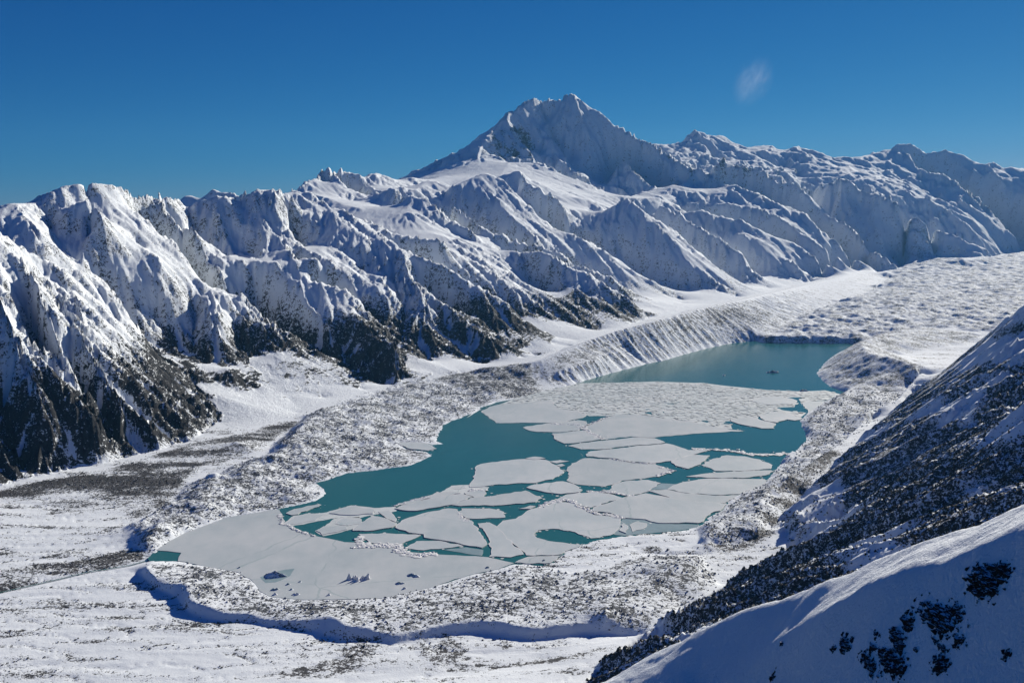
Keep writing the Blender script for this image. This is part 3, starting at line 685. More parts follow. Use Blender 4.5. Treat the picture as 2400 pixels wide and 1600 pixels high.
h += (mP * sstep(5200, 3200, Y) * land2 * (1.3 * flow - 2.0 * np.exp(-(chan / 0.05) ** 2) + 0.5 * fbm(X * 0.5, Y, 14, 2, 35, minlam=spacing))).astype(F32)
# foreground snow: wind-worked ribs
fgm = sstep(1150, 800, Rr) * mH
h += (fgm * (5.0 * fbm(X, Y, 130, 3, 71) + 1.3 * fbm(X * 0.5 - Y * 0.3, Y + X, 22, 3, 72) + 0.35 * fbm(X, Y, 5, 2, 73, minlam=spacing * 0.3) + 1.1 * fbm((X * 0.97 + Y * 0.24) * 1.0, (Y * 0.97 - X * 0.24) * 0.16, 12, 3, 74, gain=0.6) + 0.8 * fbm(X, Y, 34, 4, 75, ridged=True, gain=0.55))).astype(F32)

lk = samp(blur(lake[::2, ::2] if lake[::2, ::2].shape == TM.shape else lake[::2, ::2][:TM.shape[0], :TM.shape[1]], 0).astype(F32), A, LR, DM) > 0.98
h[lk & (h > -2)] = -2

# river bed: a shallow cut with water laid in it
gx, gy = grad(h)
slope = np.hypot(gx, gy)
dark = np.zeros(h.shape, F32)
n_big = fbm(X, Y, 500, 4, 200)
n_mid = fbm(X, Y, 120, 4, 210)
tree = 320 + 70 * n_big * 2 + 40 * n_mid * 2
far = sstep(11500, 6500, Y)
veg = sstep(190, -130, h - tree) * (0.35 + 0.65 * far)
chute = sstep(-0.30, -0.55, ridge + 0.25 * n_big)
veg = veg * (1 - 0.85 * chute) * sstep(0.20, 0.42, slope)
rockm = sstep(0.85, 1.5, slope + 0.35 * n_mid) * 0.42
dark = np.maximum(dark, mM * np.clip(veg * 1.0 + 0.0, 0, 1))
rock_p = mM * np.maximum(rockm * 1.15, 0.34 * sstep(0.5, 0.9, slope)) * sstep(-0.50, 0.12, n_mid + 0.6 * ridge) * (1 - 0.4 * sstep(9000, 13000, Rr))
W_dark = np.stack([dark, rock_p])

CLIFF = samp(blur(inpoly(MX, MY, grow0(plan(GL_TOP)) ), 1), A, LR, DM)
VEG = mM * veg * 0.84
# right slope: scrub up to about 520 m with open snow lanes
lane = fbm(X * 0.9 + Y * 0.2, Y * 0.35 - X * 0.35, 260, 3, 400)
hv = sstep(560, 430, h + 120 * n_mid) * sstep(0.1, 0.3, slope) * mH * (1 - fgm)
VEG = np.maximum(VEG, 0.68 * hv * np.clip(0.95 - 1.3 * sstep(0.05, 0.4, lane), 0.25, 1))
ROCK = rock_p + np.minimum(0.66, mW * (0.46 + 0.25 * n_mid + 0.5 * rvw + 0.26 * sstep(70, 170, h) * sstep(8400, 7600, Y) - 0.14 * sstep(8000, 9000, Y)) + mG * np.clip(0.30 + 0.3 * n_mid + 0.3 * gl, 0.06, 0.7) + mL * (0.52 + 0.3 * n_mid) + mR * (0.50 + 0.3 * n_mid) + mT * (0.52 + 0.25 * n_mid) + 0.5 * CLIFF)
PV = mP * np.clip(0.20 + 0.7 * flow + 0.3 * np.exp(-(chan / 0.07) ** 2), 0.07, 1)
# photo-measured outcrops on the highest faces
def project(x, y, z):
    dz = z - CAM_Z
    f = y * CP - dz * SP; up = y * SP + dz * CP
    return 1200 + FPX * x / f, 800 - FPX * up / f
PX, PY = project(X, Y, h)
for c, q, rlo_, rhi_, amt in (('A3', [(50, 705), (310, 580), (460, 375), (560, 330), (700, 330), (760, 480), (740, 580), (560, 600), (200, 745)], 13000, 18500, 0.60),
                        ('A4', [(200, 230), (400, 235), (520, 300), (700, 400), (560, 420), (380, 380), (220, 420)], 14000, 17000, 0.6),
                        ('A3', [(1290, 340), (1540, 450), (1900, 650), (1860, 720), (1600, 640), (1380, 520)], 15000, 17500, 0.38),
                        ('A1', [(230, 370), (440, 250), (600, 220), (800, 240), (870, 300), (820, 380), (600, 290), (400, 390)], 4500, 7500, 0.40),
                        ('A1', [(800, 480), (960, 470), (1000, 600), (900, 700), (1180, 900), (1250, 1300), (1080, 1250), (1050, 1000), (860, 650)], 4500, 7500, 0.36)):
    x0_, y0_, s_ = CROPS[c]
    mk = inpoly(PX, PY, [(x0_ + a / s_, y0_ + b / s_) for a, b in q]) & (Rr > rlo_) & (Rr < rhi_)
    mk = blur(mk, 14) * sstep(0.35, 0.8, slope)
    ROCK = np.maximum(ROCK, mk * np.clip(amt * 0.8 + 0.5 * n_mid + 0.5 * n_big + 0.25 * ridge, 0, 0.9))
ROCK = np.clip(ROCK, 0, 1)
SCRUB = np.clip(PV, 0, 1)

# thicket of dark scrub on the flat left of the lake, snowy lanes through it
TH_POLY = plan(onz('A5', [(-200, 1230, -3), (0, 1180, -3), (300, 1110, -3), (700, 1050, -2), (1000, 960, 2), (1300, 860, 5), (1650, 790, 8), (2000, 690, 12), (2090, 690, 12), (1900, 830, 8), (1700, 960, 6),
                          (1400, 1000, 4), (1280, 1110, 0), (1250, 1200, 0), (1100, 1300, -2), (900, 1385, -3), (800, 1330, -3), (650, 1300, -3), (400, 1300, -4), (230, 1250, -4), (0, 1240, -4), (-200, 1260, -4)]))
thk = samp(blur(inpoly(MX, MY, TH_POLY), 2), A, LR, DM)
patch = fbm(X * 0.45 + Y * 0.1, Y, 170, 5, 500, gain=0.6)
ca_ = (0.68 + 1.3 * patch) * thk
SCRUB = np.maximum(SCRUB, np.clip(ca_, 0, 1))
# boulder and scrub belt at the foot of the right slope, and the scrubby strip along the river
BELT = plan(onz('B2', [(1330, 660, 6), (1300, 560, 8), (1500, 620, 6), (1690, 520, 8), (1720, 380, 12), (1850, 200, 20), (2100, 20, 24), (2290, 0, 26), (2050, 260, 16), (1880, 440, 10), (1840, 550, 8), (1700, 620, 6), (1500, 700, 4)]))
blt = samp(blur(inpoly(MX, MY, BELT), 2), A, LR, DM)
SCRUB = np.maximum(SCRUB, blt * np.clip(0.62 + 0.8 * n_mid, 0, 0.9))
STRIP = plan(onz('A8', [(1040, 705, -2), (1000, 650, -3), (880, 640, -3), (640, 700, -5), (400, 740, -5), (0, 790, -7), (-100, 960, -9), (0, 945, -8), (400, 850, -6), (760, 775, -3)]))
stp = samp(blur(inpoly(MX, MY, STRIP), 1), A, LR, DM)
SCRUB = np.maximum(SCRUB, stp * np.clip(0.66 + 0.6 * patch, 0, 0.85))
PATCHES = [('B1', 1660, 1325, 70), ('B1', 1490, 1345, 50), ('B1', 1000, 1345, 60), ('B1', 2010, 1300, 34), ('B1', 1560, 1385, 50), ('B2', 960, 670, 50)]
for c, x, y, rad in PATCHES:
    q = xyz(onz(c, [(x, y)], -5)[0])
    d = np.hypot((X - q[0]), (Y - q[1]) * 0.7) / (rad * 0.9)
    SCRUB = np.maximum(SCRUB, sstep(1.0, 0.3, d + 0.5 * n_mid) * 0.6 * mP)
# river bed
rv = np.array([xyz(p_) for p_ in RIVER])
near = (Rr < 4000) & (A < 0)
xs, ys = X[near], Y[near]
best = np.full(xs.shape, 1e9); bz = np.zeros(xs.shape)
for q1, q2 in zip(rv[:-1], rv[1:]):
    dx, dy = q2[0] - q1[0], q2[1] - q1[1]
    t = np.clip(((xs - q1[0]) * dx + (ys - q1[1]) * dy) / (dx * dx + dy * dy), 0, 1)
    d = np.hypot(xs - q1[0] - t * dx, ys - q1[1] - t * dy)
    m = d < best
    best[m] = d[m]; bz[m] = (q1[2] + (q2[2] - q1[2]) * t)[m]
hs = h[near]
k = sstep(20, 6, best)
hs = hs * (1 - k) + (bz - 2.5) * k
h[near] = hs

# ------------------------------------------------------------------ materials
def mat(name):
    m = bpy.data.materials.new(name)
    m.use_nodes = True
    nt = m.node_tree
    b = nt.nodes['Principled BSDF']
    b.inputs['Roughness'].default_value = 0.9
    b.inputs['Specular IOR Level'].default_value = 0.1
    return m, nt, b
class N:
    def __init__(s, nt): s.nt = nt
    def put(s, sock, v):
        if isinstance(v, bpy.types.NodeSocket): s.nt.links.new(v, sock)
        else: sock.default_value = v
    def math(s, op, a, b=0.0, c=None, clamp=False):
        n = s.nt.nodes.new('ShaderNodeMath'); n.operation = op; n.use_clamp = clamp
        s.put(n.inputs[0], a); s.put(n.inputs[1], b)
        if c is not None: s.put(n.inputs[2], c)
        return n.outputs[0]
    def noise(s, vec, scale, detail=3, rough=0.5, dist=0.0, kind=None):
        n = s.nt.nodes.new('ShaderNodeTexNoise')
        s.put(n.inputs['Vector'], vec); n.inputs['Scale'].default_value = scale
        n.inputs['Detail'].default_value = detail; n.inputs['Roughness'].default_value = rough
        n.inputs['Distortion'].default_value = dist
        return n.outputs['Fac']
    def ramp(s, v, a, b):
        n = s.nt.nodes.new('ShaderNodeMapRange'); n.interpolation_type = 'SMOOTHSTEP'
        s.put(n.inputs['Value'], v); s.put(n.inputs['From Min'], a); s.put(n.inputs['From Max'], b)
        return n.outputs['Result']
    def mix(s, f, a, b):
        n = s.nt.nodes.new('ShaderNodeMix'); n.data_type = 'RGBA'
        s.put(n.inputs['Factor'], f); s.put(n.inputs[6], a); s.put(n.inputs[7], b)
        return n.outputs[2]
    def attr(s, name):
        n = s.nt.nodes.new('ShaderNodeAttribute'); n.attribute_name = name
        return n.outputs['Fac']
    def geo(s, o='Position'):
        return s.nt.nodes.new('ShaderNodeNewGeometry').outputs[o]
    def xyz(s, v):
        n = s.nt.nodes.new('ShaderNodeSeparateXYZ'); s.put(n.inputs[0], v); return n.outputs
    def scale(s, v, k):
        n = s.nt.nodes.new('ShaderNodeVectorMath'); n.operation = 'MULTIPLY'
        s.put(n.inputs[0], v); n.inputs[1].default_value = k; return n.outputs[0]
    def bump(s, h, strength, dist, normal=None):
        n = s.nt.nodes.new('ShaderNodeBump'); n.inputs['Strength'].default_value = strength
        n.inputs['Distance'].default_value = dist; s.put(n.inputs['Height'], h)
        if normal is not None: s.put(n.inputs['Normal'], normal)
        return n.outputs[0]

SNOW = (0.80, 0.85, 0.90, 1)

def terrain_mat(name, fine=1.0, bump=1.0, bare=0.22):
    m, nt, b = mat(name)
    g = N(nt)
    P = g.geo()
    nz = g.xyz(g.geo('Normal'))[2]
    n1 = g.noise(P, 1 / (26.0 * fine), 4, 0.68)
    n2 = g.noise(P, 1 / (9.0 * fine), 3, 0.7)
    n3 = g.noise(P, 1 / (90.0 * fine), 3, 0.6)
    sp = g.math('ADD', g.math('MULTIPLY', n1, 0.45), g.math('ADD', g.math('MULTIPLY', n2, 0.4), g.math('MULTIPLY', n3, 0.15)))
    def cover(a, lo=0.36, k=0.26):
        th = g.math('MULTIPLY_ADD', a, k, lo)
        return g.math('MULTIPLY', g.ramp(g.math('SUBTRACT', th, sp), -0.018, 0.022), g.ramp(a, 0.0, 0.06))
    veg, rock, scr = g.attr('veg'), g.attr('rock'), g.attr('scrub')
    rk = g.mix(n3, (0.048, 0.054, 0.064, 1), (0.120, 0.128, 0.142, 1))
    vg = g.mix(n2, (0.016, 0.020, 0.026, 1), (0.050, 0.050, 0.052, 1))
    sc = g.mix(n2, (0.042, 0.044, 0.050, 1), (0.098, 0.098, 0.102, 1))
    tone = g.mix(n3, (0.76, 0.815, 0.87, 1), SNOW)
    c = g.mix(cover(rock), tone, rk)
    c = g.mix(cover(scr), c, sc)
    c = g.mix(cover(veg), c, vg)
    nt.links.new(c, b.inputs['Base Color'])
    hh = g.math('ADD', g.math('MULTIPLY', n1, 1.0), g.math('MULTIPLY', n2, 0.6))
    cov = g.math('MAXIMUM', g.math('MAXIMUM', rock, scr), veg)
    nt.links.new(g.bump(g.math('MULTIPLY', hh, g.math('MULTIPLY_ADD', cov, 0.8, bare)), 1.0, 8.0 * fine * bump), b.inputs['Normal'])
    return m

M_MOUNT = terrain_mat('snowy_mountain', 0.75, 1.5, 0.5)
M_FAR = terrain_mat('far_snow', 1.2, 1.9, 0.5)
M_MOR = terrain_mat('snowy_moraine', 0.62, 0.8)
M_PLAIN = terrain_mat('snowy_plain', 0.42, 0.75)
M_HILL = terrain_mat('snowy_hillside', 0.42, 0.7)
M_FG = terrain_mat('wind_packed_snow', 0.16, 4.0)

# ------------------------------------------------------------------ terrain meshes
def tag(o, label=None, cat=None, group=None, kind=None):
    if label: o['label'] = label
    if cat: o['category'] = cat
    if group: o['group'] = group
    if kind: o['kind'] = kind
    return o
def mesh_np(name, co, faces, m, attrs=None, smooth=True, parent=None):
    me = bpy.data.meshes.new(name)
    nv, nf, k = len(co), len(faces), faces.shape[1]
    me.vertices.add(nv); me.vertices.foreach_set('co', np.ascontiguousarray(co, dtype=np.float32).ravel())
    me.loops.add(nf * k); me.loops.foreach_set('vertex_index', np.ascontiguousarray(faces, dtype=np.int32).ravel())
    me.polygons.add(nf); me.polygons.foreach_set('loop_start', np.arange(0, nf * k, k, dtype=np.int32))
    me.polygons.foreach_set('loop_total', np.full(nf, k, np.int32))
    me.polygons.foreach_set('use_smooth', np.full(nf, smooth, bool))
    for kx, v in (attrs or {}).items():
        at = me.attributes.new(kx, 'FLOAT', 'POINT'); at.data.foreach_set('value', np.ascontiguousarray(v, dtype=np.float32))
    me.materials.append(m)
    me.update(calc_edges=True)
    o = bpy.data.objects.new(name, me)
    COL.objects.link(o)
    o.parent = parent
    return o

stack = np.stack([mM, mH, mG, np.maximum(mW, 0), mL, mT, mR, mP + 0.01])
reg = np.argmax(stack, 0)
reg = np.where((reg == 0) & (Rr > 13000), 8, reg)
reg = np.where((reg == 1) & (Rr < 1050), 9, reg)
reg = np.where(h < -2.5, np.where(lk, 10, reg), reg)
fr = reg[:-1, :-1].ravel()
idx = np.arange(nr * nc, dtype=np.int64).reshape(nr, nc)
quads = np.stack([idx[:-1, :-1].ravel(), idx[:-1, 1:].ravel(), idx[1:, 1:].ravel(), idx[1:, :-1].ravel()], 1)
co = np.stack([X.ravel(), Y.ravel(), h.ravel()], 1)
AT = dict(veg=VEG.ravel(), rock=ROCK.ravel(), scrub=SCRUB.ravel())
for rid, nm, mm in ((0, 'mountain_range', M_MOUNT), (8, 'high_mountain_range', M_FAR), (1, 'hillside', M_HILL), (9, 'snow_slope', M_FG), (2, 'glacier_ground', M_MOR),
                    (3, 'moraine_slope', M_MOR), (4, 'moraine_ground', M_MOR), (5, 'terminal_moraine_ground', M_MOR), (6, 'lateral_moraine_ground', M_MOR),
                    (7, 'outwash_plain', M_PLAIN), (10, 'lake_bed', M_MOR)):
    q = quads[fr == rid]
    if not len(q):
        continue
    used = np.zeros(nr * nc, bool); used[q.ravel()] = True
    remap = np.cumsum(used) - 1
    o = mesh_np(nm, co[used], remap[q], mm, {k_: v[used] for k_, v in AT.items()})
    o['kind'] = 'structure'

def ground(x, y):
    a, lr = math.atan2(x, y), math.log(math.hypot(x, y))
    i = int(np.clip(np.searchsorted(cols, a) - 1, 0, nc - 2)); j = int(np.clip(np.searchsorted(np.log(rows), lr) - 1, 0, nr - 2))
    tx = (a - cols[i]) / (cols[i + 1] - cols[i]); ty = (math.exp(lr) - rows[j]) / (rows[j + 1] - rows[j])
    return float((h[j, i] * (1 - tx) + h[j, i + 1] * tx) * (1 - ty) + (h[j + 1, i] * (1 - tx) + h[j + 1, i + 1] * tx) * ty)

# ------------------------------------------------------------------ lake
m_water, nt, b = mat('glacial_water')
g = N(nt)
P = g.geo()
w1 = g.noise(g.scale(P, (1, 0.35, 1)), 1 / 260, 3, 0.6)
nt.links.new(g.mix(w1, (0.020, 0.122, 0.118, 1), (0.034, 0.155, 0.146, 1)), b.inputs['Base Color'])
b.inputs['Roughness'].default_value = 0.16
b.inputs['Specular IOR Level'].default_value = 0.22
rp = g.noise(g.scale(P, (1, 0.6, 1)), 1 / 5, 2, 0.6)
nt.links.new(g.bump(rp, 0.35, 0.5), b.inputs['Normal'])

def flat_poly(name, pts, z, m):
    from mathutils.geometry import tessellate_polygon
    v = [Vector((x, y, z)) for x, y in pts]
    tris = tessellate_polygon([v])
    me = bpy.data.meshes.new(name)
    me.from_pydata([tuple(p) for p in v], [], [tuple(t) for t in tris])
    me.materials.append(m)
    o = bpy.data.objects.new(name, me)
    COL.objects.link(o)
    # make it face up
    import bmesh
    bm = bmesh.new(); bm.from_mesh(me)
    for f in bm.faces:
        f.normal_update()
        if f.normal.z < 0: f.normal_flip()
    bm.to_mesh(me); bm.free()
    return o
def grow(pts, d):
    pts = [Vector((x, y)) for x, y in pts]
    ar = sum(a.x * b_.y - b_.x * a.y for a, b_ in zip(pts, pts[1:] + pts[:1]))
    s = 1 if ar > 0 else -1
    out = []
    for i, p_ in enumerate(pts):
        e1 = (p_ - pts[i - 1]).normalized(); e2 = (pts[(i + 1) % len(pts)] - p_).normalized()
        n_ = Vector((e1.y + e2.y, -e1.x - e2.x)) * s
        if n_.length < 0.3: n_ = Vector((e1.y, -e1.x)) * s
        out.append(tuple(p_ + n_.normalized() * d))
    return out
shore_xy = [xyz(p_)[:2] for p_ in SHORE]
lk_o = flat_poly('lake', grow(shore_xy, 9), 0.0, m_water)
lk_o['kind'] = 'structure'
# river below the outlet
L_, Rg = [], []
for i, q in enumerate(rv):
    d = (rv[min(i + 1, len(rv) - 1)] - rv[max(i - 1, 0)])[:2]; d = d / np.hypot(*d)
    wd = 2.2
    L_.append((q[0] - d[1] * wd, q[1] + d[0] * wd, q[2] - 0.6)); Rg.append((q[0] + d[1] * wd, q[1] - d[0] * wd, q[2] - 0.6))
vs = np.array(L_ + Rg); n_ = len(L_)
fs = np.array([[i, i + n_, i + n_ + 1, i + 1] for i in range(n_ - 1)])
ro = mesh_np('river', vs, fs, m_water); ro['kind'] = 'structure'


# ------------------------------------------------------------------ ice on the lake
def ice_mat(name, ca, cb, rough=0.55):
    m, nt, b = mat(name)
    g = N(nt); P = g.geo()
    oi = nt.nodes.new('ShaderNodeObjectInfo').outputs['Random']
    n1 = g.noise(P, 1 / 240, 4, 0.6); n2 = g.noise(g.scale(P, (1, 0.45, 1)), 1 / 35, 3, 0.6)
    f = g.math('ADD', g.math('MULTIPLY', n1, 0.7), g.math('MULTIPLY', n2, 0.3))
    c = g.mix(g.ramp(f, 0.3, 0.7), ca, cb)
    # hair cracks
    vo = nt.nodes.new('ShaderNodeTexVoronoi'); vo.feature = 'DISTANCE_TO_EDGE'
    wv = nt.nodes.new('ShaderNodeVectorMath'); wv.operation = 'ADD'
    nn = nt.nodes.new('ShaderNodeTexNoise'); nn.inputs['Scale'].default_value = 1 / 90
    g.put(nn.inputs['Vector'], P)
    ms = g.scale(nn.outputs['Color'], (60, 60, 0))
    g.put(wv.inputs[0], P); g.put(wv.inputs[1], ms)
    g.put(vo.inputs['Vector'], wv.outputs[0]); vo.inputs['Scale'].default_value = 1 / 420
    cr = g.math('MULTIPLY', g.ramp(vo.outputs['Distance'], 0.006, 0.002), g.ramp(n1, 0.42, 0.5))
    c = g.mix(g.math('MULTIPLY', cr, 0.5), c, (0.30, 0.40, 0.42, 1))
    v = g.math('MULTIPLY_ADD', oi, 0.10, 0.95)
    mx = nt.nodes.new('ShaderNodeVectorMath'); mx.operation = 'SCALE'
    g.put(mx.inputs[0], c); g.put(mx.inputs['Scale'], v)
    nt.links.new(mx.outputs[0], b.inputs['Base Color'])
    b.inputs['Roughness'].default_value = rough
    return m
M_ICE = ice_mat('snow_dusted_lake_ice', (0.42, 0.485, 0.52, 1), (0.56, 0.595, 0.62, 1))
M_RIM = ice_mat('bright_floe_rim', (0.56, 0.585, 0.60, 1), (0.68, 0.69, 0.70, 1))
M_THIN = ice_mat('thin_grey_ice', (0.22, 0.32, 0.35, 1), (0.33, 0.42, 0.45, 1), 0.35)
M_BRASH = ice_mat('broken_ice', (0.50, 0.56, 0.58, 1), (0.64, 0.68, 0.69, 1))
M_RUB = ice_mat('white_pressure_ice', (0.72, 0.74, 0.76, 1), (0.84, 0.85, 0.86, 1))

def roughen(pts, step, amp, seed):
    r = random.Random(seed)
    out = []
    n = len(pts)
    for i in range(n):
        a, b_ = Vector(pts[i]), Vector(pts[(i + 1) % n])
        l = (b_ - a).length
        k = max(1, min(40, int(l / step)))
        nrm = Vector((b_.y - a.y, a.x - b_.x)).normalized()
        for j in range(k):
            t = j / k
            p_ = a.lerp(b_, t)
            if j:
                p_ = p_ + nrm * amp * (r.random() - 0.5) * 2
            out.append((p_.x, p_.y))
    return out

def slab(name, pts, z0, z1, m, rim=0.0):
    from mathutils.geometry import tessellate_polygon
    v = [Vector((x, y, 0)) for x, y in pts]
    area = sum(a.x * b_.y - b_.x * a.y for a, b_ in zip(v, v[1:] + v[:1]))
    if area < 0:
        v = v[::-1]
    cx, cy = sum(p_.x for p_ in v) / len(v), sum(p_.y for p_ in v) / len(v)
    tris = tessellate_polygon([v])
    n = len(v)
    if rim:
        inner = [Vector((x, y, 0)) for x, y in grow([(p_.x, p_.y) for p_ in v], -rim)]
        rr = random.Random(n)
        inner = [a.lerp(b_, rr.uniform(0.15, 1.3)) for a, b_ in zip(v, inner)]
        vs = [(p_.x - cx, p_.y - cy, z1) for p_ in inner] + [(p_.x - cx, p_.y - cy, z0) for p_ in v] + [(p_.x - cx, p_.y - cy, z1 + 0.05) for p_ in v]
        fs = [tuple(t) if ((v[t[1]] - v[t[0]]).cross(v[t[2]] - v[t[0]])).z > 0 else (t[0], t[2], t[1]) for t in tessellate_polygon([inner])]
        ni = len(fs)
        fs += [(i + 2 * n, (i + 1) % n + 2 * n, (i + 1) % n, i) for i in range(n)]
        fs += [(i + 2 * n, i + n, (i + 1) % n + n, (i + 1) % n + 2 * n) for i in range(n)]
        me = bpy.data.meshes.new(name)
        me.from_pydata(vs, [], fs)
        me.materials.append(m); me.materials.append(M_RIM)
        for i_, f_ in enumerate(me.polygons):
            if i_ >= ni: f_.material_index = 1
        me.update()
        o = bpy.data.objects.new(name, me)
        o.location = (cx, cy, 0)
        COL.objects.link(o)
        return o
    vs = [(p_.x - cx, p_.y - cy, z1) for p_ in v] + [(p_.x - cx, p_.y - cy, z0) for p_ in v]
    fs = []
    for t in tris:
        a, b_, c = (v[i] for i in t)
        if (b_ - a).cross(c - a).z < 0: t = (t[0], t[2], t[1])
        fs.append(tuple(t))
    fs += [(i, i + n, (i + 1) % n + n, (i + 1) % n) for i in range(n)]
    me = bpy.data.meshes.new(name)
    me.from_pydata(vs, [], fs)
    me.materials.append(m)
    me.update()
    o = bpy.data.objects.new(name, me)
    o.location = (cx, cy, 0)
    COL.objects.link(o)
    return o

